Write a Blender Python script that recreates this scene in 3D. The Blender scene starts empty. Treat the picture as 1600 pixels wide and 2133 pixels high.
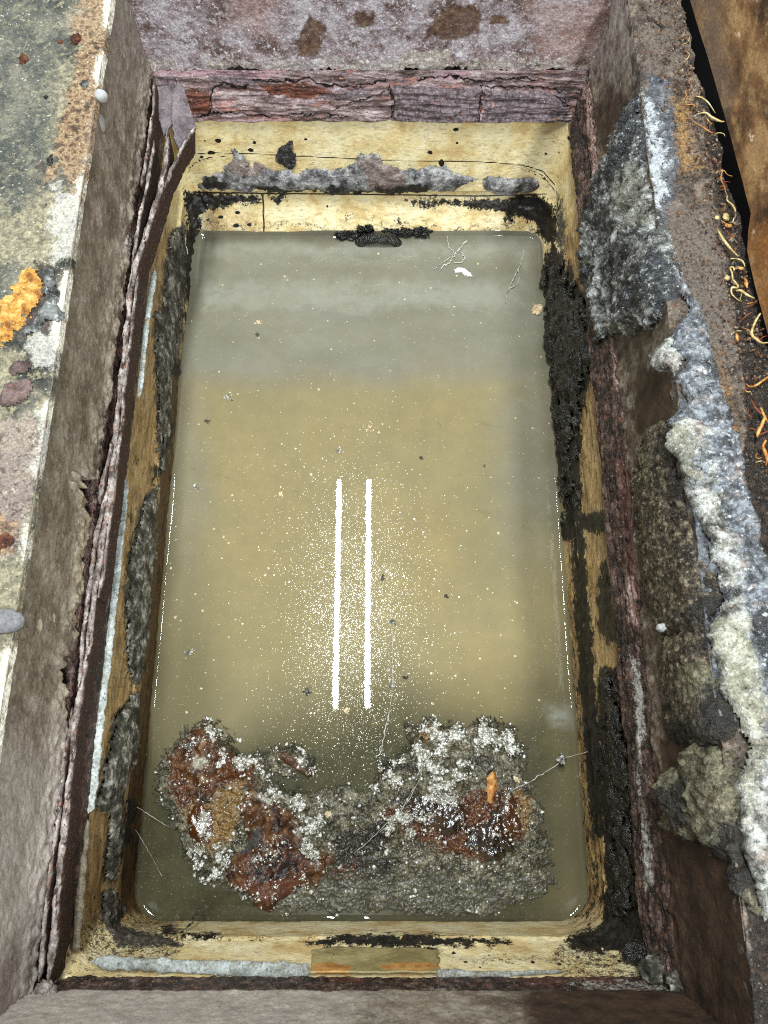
import bpy, math, random
import numpy as np
from mathutils import Vector, Matrix

rnd = random.Random(11)
rng = np.random.default_rng(7)
SC = bpy.context.scene
COL = SC.collection

# ------------------------------------------------------------------ camera geometry / survey
PITCH = math.radians(17.4)
F = 1602.0
CAM = np.array([0.0, 0.0, 1.0])
FWD = np.array([0.0, math.sin(PITCH), -math.cos(PITCH)])
UPV = np.array([0.0, math.cos(PITCH), math.sin(PITCH)])
RGT = np.array([1.0, 0.0, 0.0])


def at(px, py, z=0.0):
    """point of the real place, at height z, that was measured at photo position px, py"""
    d = FWD + (px - 800) / F * RGT - (py - 1066.5) / F * UPV
    t = (z - CAM[2]) / d[2]
    return CAM + d * t


def survey(P):
    """photo measuring coordinates of points P (n,3)"""
    v = P - CAM
    t = v @ FWD
    return np.stack([800 + F * (v @ RGT) / t, 1066.5 - F * (v @ UPV) / t], -1)


# ------------------------------------------------------------------ noise
_perm = rng.permutation(256).astype(np.int64)
_grad = rng.normal(size=(256, 3))
_grad /= np.linalg.norm(_grad, axis=1)[:, None]
_jit = rng.random((256, 3))
_val = rng.random(256)


def _h(ix, iy, iz):
    return _perm[(_perm[(_perm[ix & 255] + iy) & 255] + iz) & 255]


def perlin(P):
    i = np.floor(P).astype(np.int64)
    f = P - i
    w = f * f * f * (f * (f * 6 - 15) + 10)
    out = 0
    for dx in (0, 1):
        for dy in (0, 1):
            for dz in (0, 1):
                g = _grad[_h(i[:, 0] + dx, i[:, 1] + dy, i[:, 2] + dz)]
                d = g[:, 0] * (f[:, 0] - dx) + g[:, 1] * (f[:, 1] - dy) + g[:, 2] * (f[:, 2] - dz)
                out = out + d * (w[:, 0] if dx else 1 - w[:, 0]) * (w[:, 1] if dy else 1 - w[:, 1]) * (w[:, 2] if dz else 1 - w[:, 2])
    return out * 1.6


def fbm(P, scale, octv=4, seed=0, gain=.5):
    """roughly -1..1"""
    sh = P.shape[:-1]
    Q = P.reshape(-1, 3) * np.asarray(scale) + seed * 17.31
    a, s, out = 1.0, 0.0, 0
    for k in range(octv):
        out = out + a * perlin(Q)
        s += a
        a *= gain
        Q = Q * 2.03 + 5.7
    return (out / s * 1.35).reshape(sh)


def ridged(P, scale, octv=4, seed=0):
    sh = P.shape[:-1]
    Q = P.reshape(-1, 3) * np.asarray(scale) + seed * 17.31
    a, s, out = 1.0, 0.0, 0
    for k in range(octv):
        out = out + a * (1 - np.abs(perlin(Q)) * 1.6)
        s += a
        a *= .5
        Q = Q * 2.1 + 3.3
    return (out / s).reshape(sh)


def cells(P, scale, seed=0):
    """distance to nearest cell centre (0..~1) and the cell's random value"""
    sh = P.shape[:-1]
    Q = P.reshape(-1, 3) * np.asarray(scale) + seed * 9.17
    i = np.floor(Q).astype(np.int64)
    best = np.full(len(Q), 9.0)
    cid = np.zeros(len(Q))
    for dx in (-1, 0, 1):
        for dy in (-1, 0, 1):
            for dz in (-1, 0, 1):
                c = i + np.array([dx, dy, dz])
                h = _h(c[:, 0], c[:, 1], c[:, 2])
                d = np.linalg.norm(c + _jit[h] - Q, axis=1)
                m = d < best
                best[m] = d[m]
                cid[m] = _val[h][m]
    return best.reshape(sh), cid.reshape(sh)


def sstep(a, b, x):
    t = np.clip((x - a) / (b - a), 0, 1)
    return t * t * (3 - 2 * t)


# ------------------------------------------------------------------ outlines -> masks
def sdpoly(X, poly):
    poly = np.asarray(poly, float)
    x, y = X[..., 0], X[..., 1]
    d = np.full(x.shape, 1e18)
    ins = np.zeros(x.shape, bool)
    n = len(poly)
    for k in range(n):
        a, b = poly[k], poly[(k + 1) % n]
        e = b - a
        L = max(e @ e, 1e-9)
        t = np.clip(((x - a[0]) * e[0] + (y - a[1]) * e[1]) / L, 0, 1)
        d = np.minimum(d, (x - a[0] - t * e[0]) ** 2 + (y - a[1] - t * e[1]) ** 2)
        c = ((a[1] <= y) & (b[1] > y)) | ((b[1] <= y) & (a[1] > y))
        if abs(e[1]) > 1e-9:
            ins ^= c & (x < a[0] + (y - a[1]) / e[1] * e[0])
    d = np.sqrt(d)
    return np.where(ins, d, -d)


def mask(X, polys, soft=6.0):
    out = np.zeros(X.shape[:-1])
    for p in polys:
        p = np.asarray(p, float)
        lo, hi = p.min(0) - soft * 2, p.max(0) + soft * 2
        m = (X[..., 0] > lo[0]) & (X[..., 0] < hi[0]) & (X[..., 1] > lo[1]) & (X[..., 1] < hi[1])
        if m.any():
            out[m] = np.maximum(out[m], np.clip(.5 + sdpoly(X[m], p) / (2 * soft), 0, 1))
    return out


def lines(X, items):
    out = np.zeros(X.shape[:-1])
    for pts, w in items:
        pts = np.asarray(pts, float)
        for a, b in zip(pts[:-1], pts[1:]):
            lo, hi = np.minimum(a, b) - 4 * w, np.maximum(a, b) + 4 * w
            m = (X[..., 0] > lo[0]) & (X[..., 0] < hi[0]) & (X[..., 1] > lo[1]) & (X[..., 1] < hi[1])
            if m.any():
                e = b - a
                q = X[m] - a
                t = np.clip((q @ e) / max(e @ e, 1e-9), 0, 1)
                d = np.linalg.norm(q - t[:, None] * e, axis=1)
                out[m] = np.maximum(out[m], np.clip(1.0 - .5 * d / w, 0, 1))
    return out


def ell(cx, cy, rx, ry, n=14, rot=0.0, jag=.18):
    r = random.Random(int(cx * 7 + cy * 13))
    out = []
    for k in range(n):
        a = 2 * math.pi * k / n
        j = 1 + r.uniform(-jag, jag)
        x, y = rx * math.cos(a) * j, ry * math.sin(a) * j
        out.append((cx + x * math.cos(rot) - y * math.sin(rot), cy + x * math.sin(rot) + y * math.cos(rot)))
    return out


def wob(P, X, amp, scale=45, seed=3):
    """outline positions made ragged by noise"""
    return X + np.stack([fbm(P, scale, 4, seed), fbm(P, scale, 4, seed + 5)], -1) * amp


# ------------------------------------------------------------------ scene objects
def tag(o, label=None, cat=None, group=None, kind=None):
    if label: o['label'] = label
    if cat: o['category'] = cat
    if group: o['group'] = group
    if kind: o['kind'] = kind
    return o


def empty(name, loc, label, cat, group=None):
    o = bpy.data.objects.new(name, None)
    o.empty_display_size = .05
    o.location = loc
    COL.objects.link(o)
    return tag(o, label, cat, group)


def link(name, me, mat, parent=None):
    if mat: me.materials.append(mat)
    o = bpy.data.objects.new(name, me)
    COL.objects.link(o)
    if parent is not None:
        o.parent = parent
        o.matrix_parent_inverse = Matrix.Translation(-Vector(parent.location))
    return o


def meshdata(name, V, faces, attrs=None, smooth=True):
    V = np.asarray(V, np.float32).reshape(-1, 3)
    fa = np.asarray(faces, np.int32)
    k = fa.shape[1]
    me = bpy.data.meshes.new(name)
    me.vertices.add(len(V))
    me.vertices.foreach_set('co', V.ravel())
    me.loops.add(fa.size)
    me.loops.foreach_set('vertex_index', fa.ravel())
    me.polygons.add(len(fa))
    me.polygons.foreach_set('loop_start', np.arange(0, fa.size, k, dtype=np.int32))
    me.polygons.foreach_set('loop_total', np.full(len(fa), k, np.int32))
    me.update(calc_edges=True)
    me.polygons.foreach_set('use_smooth', np.full(len(fa), smooth, bool))
    for nm, a in (attrs or {}).items():
        at_ = me.attributes.new(nm, 'FLOAT', 'POINT')
        at_.data.foreach_set('value', np.ascontiguousarray(np.asarray(a, np.float32).ravel()))
    return me


def build(name, P, mat, parent=None, attrs=None, keep=None, flip=False, smooth=True, back=0.0):
    """a grid of points P (nu,nv,3) as one mesh; keep = (nu,nv) bool of points to keep;
    back > 0 gives it a rim that drops back that far along -normal"""
    nu, nv = P.shape[:2]
    idx = np.arange(nu * nv).reshape(nu, nv)
    q = np.stack([idx[:-1, :-1], idx[1:, :-1], idx[1:, 1:], idx[:-1, 1:]], -1).reshape(-1, 4)
    if flip: q = q[:, ::-1]
    V = P.reshape(-1, 3)
    at_ = {k: np.asarray(a).reshape(-1) for k, a in (attrs or {}).items()}
    if keep is not None:
        kk = keep.reshape(-1)
        q = q[kk[q].all(1)]
        used = np.unique(q)
        mp = np.full(nu * nv, -1)
        mp[used] = np.arange(len(used))
        q = mp[q]
        V = V[used]
        at_ = {k: a[used] for k, a in at_.items()}
    return link(name, meshdata(name, V, q, at_, smooth), mat, parent)


def normals(P, flip=False):
    du = np.gradient(P, axis=0)
    dv = np.gradient(P, axis=1)
    n = np.cross(du, dv)
    n /= np.maximum(np.linalg.norm(n, axis=-1, keepdims=True), 1e-12)
    return -n if flip else n


def bilerp(a, b, c, d, nu, nv):
    """a->b along u at v=0 ; d->c along u at v=1"""
    a, b, c, d = [np.asarray(x, float) for x in (a, b, c, d)]
    u = np.linspace(0, 1, nu)[:, None, None]
    v = np.linspace(0, 1, nv)[None, :, None]
    return (a * (1 - u) + b * u) * (1 - v) + (d * (1 - u) + c * u) * v


def tube(pts, rad, n=7, cap=True):
    """smooth tapered tube -> verts, quads"""
    pts = np.asarray(pts, float)
    # Catmull-Rom refine
    if len(pts) > 2:
        Q = np.vstack([2 * pts[0] - pts[1], pts, 2 * pts[-1] - pts[-2]])
        out = []
        for k in range(len(pts) - 1):
            p0, p1, p2, p3 = Q[k:k + 4]
            for t in np.linspace(0, 1, 6, endpoint=False):
                out.append(.5 * ((2 * p1) + (-p0 + p2) * t + (2 * p0 - 5 * p1 + 4 * p2 - p3) * t * t + (-p0 + 3 * p1 - 3 * p2 + p3) * t ** 3))
        out.append(pts[-1])
        pts = np.array(out)
    m = len(pts)
    rad = np.interp(np.linspace(0, 1, m), np.linspace(0, 1, len(rad)), rad) if np.ndim(rad) else np.full(m, rad)
    T = np.gradient(pts, axis=0)
    T /= np.maximum(np.linalg.norm(T, axis=1, keepdims=True), 1e-9)
    ref = np.array([.13, .21, .97])
    A = np.cross(T, ref); A /= np.maximum(np.linalg.norm(A, axis=1, keepdims=True), 1e-9)
    B = np.cross(T, A)
    ang = np.linspace(0, 2 * math.pi, n, endpoint=False)
    V = pts[:, None] + rad[:, None, None] * (A[:, None] * np.cos(ang)[None, :, None] + B[:, None] * np.sin(ang)[None, :, None])
    V = V.reshape(-1, 3)
    q = []
    for i in range(m - 1):
        for j in range(n):
            q.append((i * n + j, i * n + (j + 1) % n, (i + 1) * n + (j + 1) % n, (i + 1) * n + j))
    V = np.vstack([V, pts[:1], pts[-1:]])
    for j in range(n):
        q.append((m * n, (j + 1) % n, j, j))
        q.append((m * n + 1, (m - 1) * n + j, (m - 1) * n + (j + 1) % n, (m - 1) * n + (j + 1) % n))
    return V, q


def tubeobj(name, parts, mat, parent=None):
    """several joined strands of one thing"""
    VV, FF, off = [], [], 0
    for pts, rad in parts:
        V, q = tube(pts, rad)
        VV.append(V)
        FF += [tuple(i + off for i in f) for f in q]
        off += len(V)
    me = bpy.data.meshes.new(name)
    me.from_pydata(np.vstack(VV).tolist(), [], [f[:3] if f[2] == f[3] else f for f in FF])
    me.polygons.foreach_set('use_smooth', [True] * len(me.polygons))
    me.update()
    return link(name, me, mat, parent)


# ------------------------------------------------------------------ materials
def lin(c):
    return tuple((x / 255 / 12.92 if x / 255 <= .04045 else ((x / 255 + .055) / 1.055) ** 2.4) for x in c[:3]) + (1.0,)


class NT:
    def __init__(s, name):
        s.m = bpy.data.materials.new(name)
        s.m.use_nodes = True
        s.t = s.m.node_tree
        s.t.nodes.clear()
        s.out = s.t.nodes.new('ShaderNodeOutputMaterial')
        s.b = s.t.nodes.new('ShaderNodeBsdfPrincipled')
        s.t.links.new(s.b.outputs[0], s.out.inputs[0])
        s.tc = s.t.nodes.new('ShaderNodeTexCoord').outputs['Object']

    def put(s, inp, v):
        if isinstance(v, bpy.types.NodeSocket): s.t.links.new(v, inp)
        else: inp.default_value = v

    def vec(s, stretch=None, off=0.0, rot=(0, 0, 0)):
        if stretch is None and not off: return s.tc
        n = s.t.nodes.new('ShaderNodeMapping')
        s.t.links.new(s.tc, n.inputs[0])
        n.inputs['Scale'].default_value = stretch or (1, 1, 1)
        n.inputs['Location'].default_value = (off, off * 1.7, off * .6)
        n.inputs['Rotation'].default_value = rot
        return n.outputs[0]

    def noise(s, scale, detail=6, rough=.6, stretch=None, off=0.0, dist=0.0):
        n = s.t.nodes.new('ShaderNodeTexNoise')
        s.put(n.inputs['Vector'], s.vec(stretch, off))
        n.inputs['Scale'].default_value = scale
        n.inputs['Detail'].default_value = detail
        n.inputs['Roughness'].default_value = rough
        n.inputs['Distortion'].default_value = dist
        return n.outputs['Fac']

    def voro(s, scale, feature='F1', stretch=None, off=0.0):
        n = s.t.nodes.new('ShaderNodeTexVoronoi')
        n.feature = feature
        s.put(n.inputs['Vector'], s.vec(stretch, off))
        n.inputs['Scale'].default_value = scale
        return n.outputs['Distance']

    def math(s, op, a, b=0.0, c=0.0, clamp=False):
        n = s.t.nodes.new('ShaderNodeMath')
        n.operation = op
        n.use_clamp = clamp
        s.put(n.inputs[0], a); s.put(n.inputs[1], b); s.put(n.inputs[2], c)
        return n.outputs[0]

    def map(s, v, a, b, c=0.0, d=1.0, smooth=True):
        n = s.t.nodes.new('ShaderNodeMapRange')
        n.interpolation_type = 'SMOOTHSTEP' if smooth else 'LINEAR'
        s.put(n.inputs[0], v)
        for k, x in zip((1, 2, 3, 4), (a, b, c, d)): n.inputs[k].default_value = x
        return n.outputs[0]

    def ramp(s, fac, stops):
        n = s.t.nodes.new('ShaderNodeValToRGB')
        s.put(n.inputs[0], fac)
        e = n.color_ramp.elements
        while len(e) < len(stops): e.new(.5)
        for el, (p, c) in zip(e, stops):
            el.position = p
            el.color = lin(c)
        return n.outputs[0]

    def mix(s, fac, a, b, mode='MIX'):
        n = s.t.nodes.new('ShaderNodeMix')
        n.data_type = 'RGBA'
        n.blend_type = mode
        s.put(n.inputs[0], fac); s.put(n.inputs[6], a); s.put(n.inputs[7], b)
        return n.outputs[2]

    def mixf(s, fac, a, b):
        n = s.t.nodes.new('ShaderNodeMix')
        n.data_type = 'FLOAT'
        s.put(n.inputs[0], fac); s.put(n.inputs[2], a); s.put(n.inputs[3], b)
        return n.outputs[0]

    def attr(s, name):
        n = s.t.nodes.new('ShaderNodeAttribute')
        n.attribute_name = name
        return n.outputs['Fac']


def spread(cols):
    """evenly placed colour stops inside the range that noise really covers"""
    n = len(cols)
    return [(.385 + .23 * k / max(n - 1, 1), c) for k, c in enumerate(cols)]


def layered(name, base, layers=(), rough=.75, spec=.4, bumps=(), grain=(420, .42), coat=0.0):
    """base = (scale, cols, stretch) ; a layer is a dict: attr (mask of the mesh) or thr (noise threshold),
    cols, scale, edge (noise scale), amt, w, rough"""
    t = NT(name)
    scale, cols = base[0], base[1]
    st = base[2] if len(base) > 2 else None
    c = t.ramp(t.noise(scale, 8, .65, st, 1.3), spread(cols))
    r = rough
    for k, L in enumerate(layers):
        off = 2.1 + k * 3.7
        n = t.noise(L.get('edge', 90), 7, L.get('er', .68), L.get('stretch'), off)
        if 'attr' in L:
            n2 = t.noise(L.get('edge', 90) * 4.1, 5, .7, L.get('stretch'), off + 3)
            n = t.math('ADD', t.math('MULTIPLY', n, .72), t.math('MULTIPLY', n2, .48))
            f = t.math('ADD', t.attr(L['attr']), t.math('MULTIPLY', t.math('SUBTRACT', n, .6), L.get('amt', 1.2)))
            thr = .5
        else:
            f, thr = n, L['thr']
        w = L.get('w', .06)
        f = t.map(f, thr - w, thr + w, 0, L.get('op', 1.0))
        cc = L['cols']
        lc = t.ramp(t.noise(L.get('scale', 160), 6, .65, L.get('stretch'), off + 9), spread(cc)) if len(cc) > 1 else lin(cc[0])
        c = t.mix(f, c, lc)
        if 'rough' in L: r = t.mixf(f, r, L['rough'])
    if grain:
        g = t.noise(grain[0], 4, .7, None, 40)
        g = t.map(g, .3, .7, 1 - grain[1], 1 + grain[1], False)
        n = t.t.nodes.new('ShaderNodeMix'); n.data_type = 'RGBA'; n.blend_type = 'MULTIPLY'
        n.inputs[0].default_value = 1
        t.put(n.inputs[6], c)
        cb = t.t.nodes.new('ShaderNodeCombineColor')
        for k in range(3): t.put(cb.inputs[k], g)
        t.put(n.inputs[7], cb.outputs[0])
        c = n.outputs[2]
    t.put(t.b.inputs['Base Color'], c)
    t.put(t.b.inputs['Roughness'], r)
    t.b.inputs['Specular IOR Level'].default_value = spec
    t.b.inputs['Coat Weight'].default_value = coat
    t.b.inputs['Coat Roughness'].default_value = .12
    prev = None
    for k, (bs, dist, det) in enumerate(bumps):
        b = t.t.nodes.new('ShaderNodeBump')
        b.inputs['Strength'].default_value = 1
        b.inputs['Distance'].default_value = dist
        t.put(b.inputs['Height'], t.noise(bs, det, .65, None, 60 + k * 7))
        if prev is not None: t.t.links.new(prev, b.inputs['Normal'])
        prev = b.outputs[0]
    if prev is not None: t.t.links.new(prev, t.b.inputs['Normal'])
    return t.m


B_ROUGH = ((70, .006, 5), (380, .0016, 4))
B_FINE = ((160, .002, 5), (700, .0006, 3))

MAT = {}
# ---- pit walls
MAT['wall_brown'] = layered('weathered brown concrete', (26, [(116, 103, 90), (136, 123, 108), (152, 140, 125), (172, 161, 147)]), [
    dict(thr=.58, edge=70, w=.05, cols=[(170, 160, 148), (192, 184, 172)], op=.6),
    dict(thr=.60, edge=190, w=.04, cols=[(180, 170, 156)], op=.6),
    dict(thr=.40, edge=170, w=-.04, cols=[(84, 70, 58)], op=.55),
    dict(thr=.66, edge=330, w=.025, cols=[(226, 220, 210)], op=.9),
    dict(attr='scale', edge=110, cols=[(184, 172, 150), (132, 116, 94)], scale=120),
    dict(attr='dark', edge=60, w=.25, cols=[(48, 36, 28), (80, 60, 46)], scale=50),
    dict(attr='pale', edge=60, w=.3, cols=[(180, 168, 162), (204, 194, 188)], scale=90, op=.75),
    dict(thr=.35, edge=240, w=-.025, cols=[(44, 34, 28)], op=.85),
    dict(attr='lime', edge=240, amt=1.6, cols=[(236, 228, 206), (200, 188, 166)]),
], rough=.66, bumps=((150, .0009, 5), (600, .0003, 3)), grain=(420, .28))
MAT['wall_purple'] = layered('lime bloomed purple concrete', (26, [(104, 82, 80), (150, 130, 134), (178, 164, 174), (208, 200, 208)]), [
    dict(thr=.55, edge=130, w=.05, cols=[(224, 220, 226), (196, 188, 198)], op=.7),
    dict(thr=.40, edge=110, w=-.06, cols=[(112, 84, 74), (90, 70, 66)], op=.75),
    dict(thr=.61, edge=300, w=.03, cols=[(246, 242, 240)], op=.9),
    dict(thr=.36, edge=330, w=-.03, cols=[(78, 62, 60)], op=.8),
    dict(attr='warm', edge=50, w=.3, cols=[(166, 122, 112), (194, 164, 158)], op=.6),
    dict(attr='scale', edge=130, amt=1.8, w=.14, cols=[(198, 188, 178), (156, 142, 134), (228, 222, 214)], scale=190, op=.85),
    dict(attr='dark', edge=130, amt=1.5, w=.24, cols=[(78, 50, 36), (126, 96, 72)], scale=140, op=.9),
    dict(thr=.66, edge=420, w=.02, cols=[(250, 248, 244)], op=.9),
], rough=.8, bumps=B_FINE)
# ---- rust
MAT['rust_scaled'] = layered('laminated red rust', (70, [(70, 56, 56), (118, 98, 98), (148, 128, 130), (180, 162, 164)], (.35, 1, 1.6)), [
    dict(thr=.58, edge=60, w=.05, stretch=(.3, 1, 2.2), cols=[(166, 116, 106), (146, 92, 80)], op=.8),
    dict(attr='plate', edge=90, amt=.9, w=.1, cols=[(74, 62, 66), (108, 94, 100), (134, 120, 126)], scale=190, op=.95),
    dict(attr='mauve', edge=90, w=.12, cols=[(178, 148, 158), (154, 120, 128)], op=.85),
    dict(attr='burn', edge=90, w=.15, cols=[(124, 70, 52), (78, 52, 46)], scale=110),
    dict(thr=.64, edge=170, w=.03, cols=[(210, 146, 104), (190, 112, 84)], op=.8),
    dict(thr=.38, edge=260, w=-.03, cols=[(58, 42, 42)], op=.8),
    dict(thr=.64, edge=400, w=.03, cols=[(218, 208, 208)], op=.75),
    dict(attr='crack', edge=200, amt=.5, w=.1, cols=[(20, 13, 12)]),
], rough=.72, bumps=((120, .003, 6), (500, .001, 4)))
MAT['rust_dark'] = layered('dark brown rust', (90, [(24, 16, 13), (48, 33, 28), (80, 58, 51), (120, 98, 90)], (1, .55, 1)), [
    dict(thr=.60, edge=120, w=.05, cols=[(126, 82, 60), (146, 100, 78)], op=.6),
    dict(attr='red', edge=100, w=.3, amt=1.8, cols=[(104, 58, 44), (74, 42, 34)], scale=150, op=.6),
    dict(attr='pink', edge=120, w=.12, amt=1.9, cols=[(176, 142, 134), (136, 100, 92), (204, 182, 174)], scale=170, op=.85),
    dict(attr='pale', edge=120, w=.12, amt=2.0, cols=[(150, 144, 134), (196, 192, 184), (96, 88, 78)], scale=170, op=.9),
    dict(thr=.41, edge=150, w=-.05, cols=[(26, 18, 16)], op=.85),
    dict(thr=.64, edge=380, w=.03, cols=[(204, 192, 182)], op=.75),
    dict(attr='crack', edge=200, amt=.5, w=.1, cols=[(12, 9, 8)]),
], rough=.45, spec=.55, bumps=((110, .005, 6), (480, .0014, 4)))
MAT['rust_sheet'] = layered('pale oxide scale', (110, [(78, 66, 62), (140, 128, 123), (196, 186, 181)], (1, .5, 1)), [
    dict(thr=.6, edge=110, w=.05, cols=[(176, 128, 112), (150, 104, 90)], op=.8),
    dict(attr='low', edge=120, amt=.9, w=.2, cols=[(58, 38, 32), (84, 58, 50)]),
    dict(thr=.64, edge=380, w=.03, cols=[(222, 214, 208)], op=.8),
], rough=.8, bumps=((150, .003, 6), (600, .001, 4)))
MAT['rust_leaf'] = layered('grey mauve oxide sheet', (50, [(78, 70, 76), (108, 98, 104), (130, 118, 122)]), [
    dict(thr=.63, edge=160, w=.04, cols=[(156, 124, 110)], op=.7),
    dict(attr='low', edge=120, amt=.9, w=.2, cols=[(70, 48, 42)], op=.9),
], rough=.75, bumps=((200, .001, 5),))
# ---- tank
MAT['tank'] = layered('cream moulded plastic', (24, [(214, 184, 128), (234, 212, 158), (241, 224, 178), (246, 232, 192)]), [
    dict(thr=.56, edge=200, w=.06, stretch=(.5, 1, 1.3), cols=[(186, 160, 118)], op=.6),
    dict(thr=.64, edge=90, w=.06, cols=[(214, 192, 152), (170, 148, 112)], op=.7),
    dict(attr='tan', edge=70, w=.3, amt=1.0, cols=[(108, 82, 50), (162, 126, 78), (202, 166, 114)], scale=110, stretch=(1, .3, 1)),
    dict(attr='brown', edge=90, w=.22, amt=1.1, stretch=(1, .35, 1), cols=[(62, 42, 22), (96, 66, 34), (42, 30, 18)], scale=80, rough=.35),
    dict(attr='grime', edge=110, w=.07, amt=1.9, cols=[(52, 48, 42), (84, 80, 70), (112, 108, 98)], scale=150, rough=.8),
    dict(attr='moss', edge=120, w=.1, amt=1.1, cols=[(70, 66, 44), (104, 98, 68)], scale=150, rough=.8),
    dict(attr='flecks', edge=170, w=.04, amt=1.7, cols=[(30, 24, 20), (58, 46, 34)], scale=90, op=.9),
    dict(attr='flecks', edge=420, w=.05, amt=1.6, cols=[(52, 38, 26)], op=.8),
    dict(attr='specks', edge=120, w=.03, amt=.0, cols=[(26, 22, 20)]),
    dict(attr='tar', edge=100, w=.07, amt=2.1, stretch=(1, .55, 1), cols=[(14, 13, 13), (30, 27, 25), (46, 40, 34)], scale=120, rough=.42),
    dict(attr='line', edge=200, w=.12, amt=.25, cols=[(38, 30, 24)]),
], rough=.42, spec=.45, bumps=((300, .0006, 4), (60, .0015, 3)), grain=(600, .16))
MAT['sealant'] = layered('grey blue sealant', (70, [(134, 138, 134), (164, 169, 166), (188, 193, 193)]), [
    dict(thr=.60, edge=240, w=.03, cols=[(70, 62, 56)], op=.8),
    dict(thr=.58, edge=70, w=.06, cols=[(126, 120, 108)], op=.6),
    dict(attr='dirty', edge=90, w=.2, cols=[(122, 110, 92), (92, 82, 68)]),
], rough=.5, bumps=((160, .002, 4),))
MAT['tape'] = layered('olive adhesive patch', (30, [(136, 122, 80), (158, 143, 98), (178, 162, 116)]), [
    dict(attr='rusty', edge=70, w=.15, cols=[(170, 110, 52), (206, 158, 92)], scale=60),
    dict(thr=.66, edge=150, w=.02, cols=[(44, 34, 26)]),
], rough=.38, grain=(500, .12), bumps=((90, .0015, 4),))
# ---- crusts
MAT['grease_ash'] = layered('ashen dried grease', (60, [(64, 62, 64), (112, 110, 114), (150, 148, 150), (188, 186, 188)]), [
    dict(thr=.60, edge=130, w=.04, cols=[(206, 204, 204), (182, 178, 172)], op=.8),
    dict(attr='black', edge=120, w=.15, cols=[(18, 17, 18), (40, 38, 38)], rough=.45),
    dict(thr=.38, edge=110, w=-.04, cols=[(40, 38, 38)], op=.85),
    dict(attr='brownish', edge=120, w=.2, cols=[(112, 90, 82), (150, 128, 118)], op=.7),
], rough=.6, spec=.5, bumps=((220, .003, 5), (700, .0008, 3)))
MAT['grease_grey'] = layered('wrinkled grey grease', (75, [(34, 35, 36), (78, 78, 76), (132, 132, 128), (186, 187, 186)]), [
    dict(attr='yellow', edge=90, w=.2, amt=2.0, cols=[(158, 156, 136), (112, 110, 94)], op=.55),
    dict(attr='black', edge=110, w=.16, amt=2.0, cols=[(24, 25, 28), (62, 64, 70)], scale=150, rough=.3, op=.9),
    dict(thr=.60, edge=210, w=.04, cols=[(206, 208, 208)], op=.75),
    dict(thr=.41, edge=230, w=-.04, cols=[(34, 33, 31)], op=.8),
], rough=.42, spec=.6, bumps=((180, .004, 5), (600, .001, 3)))
MAT['grease_pale'] = layered('pale lumpy grease', (70, [(66, 64, 62), (132, 130, 122), (184, 183, 177), (216, 216, 214)]), [
    dict(attr='blue', edge=110, w=.2, amt=1.9, cols=[(44, 47, 54), (92, 97, 108), (158, 164, 174)], scale=130, op=.9),
    dict(attr='yellow', edge=90, w=.25, amt=1.8, cols=[(206, 202, 176), (160, 156, 130)], op=.55),
    dict(thr=.60, edge=70, w=.06, cols=[(202, 180, 170)], op=.5),
    dict(attr='black', edge=120, w=.14, amt=1.8, cols=[(30, 30, 32), (66, 66, 70)], rough=.3, op=.9),
    dict(thr=.61, edge=190, w=.04, cols=[(240, 241, 242)], op=.7),
    dict(thr=.40, edge=200, w=-.04, cols=[(46, 45, 45)], op=.8),
], rough=.36, spec=.6, bumps=((170, .0045, 5), (600, .001, 3)))
MAT['grease_brown'] = layered('granular brown grease', (110, [(24, 19, 15), (56, 46, 36), (94, 81, 65), (150, 136, 114)]), [
    dict(thr=.60, edge=240, w=.04, cols=[(186, 174, 154)], op=.75),
    dict(attr='yellow', edge=90, w=.25, amt=2.0, cols=[(158, 154, 124), (102, 98, 74)], scale=150, op=.6),
    dict(attr='black', edge=110, w=.2, amt=1.9, cols=[(22, 20, 18), (56, 49, 42)], scale=150),
    dict(thr=.41, edge=180, w=-.05, cols=[(24, 20, 18)], op=.85),
], rough=.4, spec=.6, bumps=((260, .004, 5),))
MAT['moss_crust'] = layered('flaking grey green crust', (60, [(40, 38, 32), (72, 69, 60), (108, 104, 94), (178, 175, 166)]), [
    dict(thr=.62, edge=110, w=.05, cols=[(170, 162, 124), (196, 192, 178)], op=.65),
    dict(thr=.4, edge=110, w=-.05, cols=[(52, 48, 40)], op=.85),
], rough=.8, bumps=((200, .004, 5),))
MAT['tar'] = layered('wet black tar', (80, [(9, 9, 9), (22, 20, 18), (52, 46, 37)]), [
    dict(thr=.66, edge=170, w=.04, cols=[(92, 70, 44)], op=.6),
    dict(thr=.67, edge=300, w=.03, cols=[(90, 92, 94)], op=.6)], rough=.24, spec=.7, bumps=((150, .005, 5), (500, .001, 3)))
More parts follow.
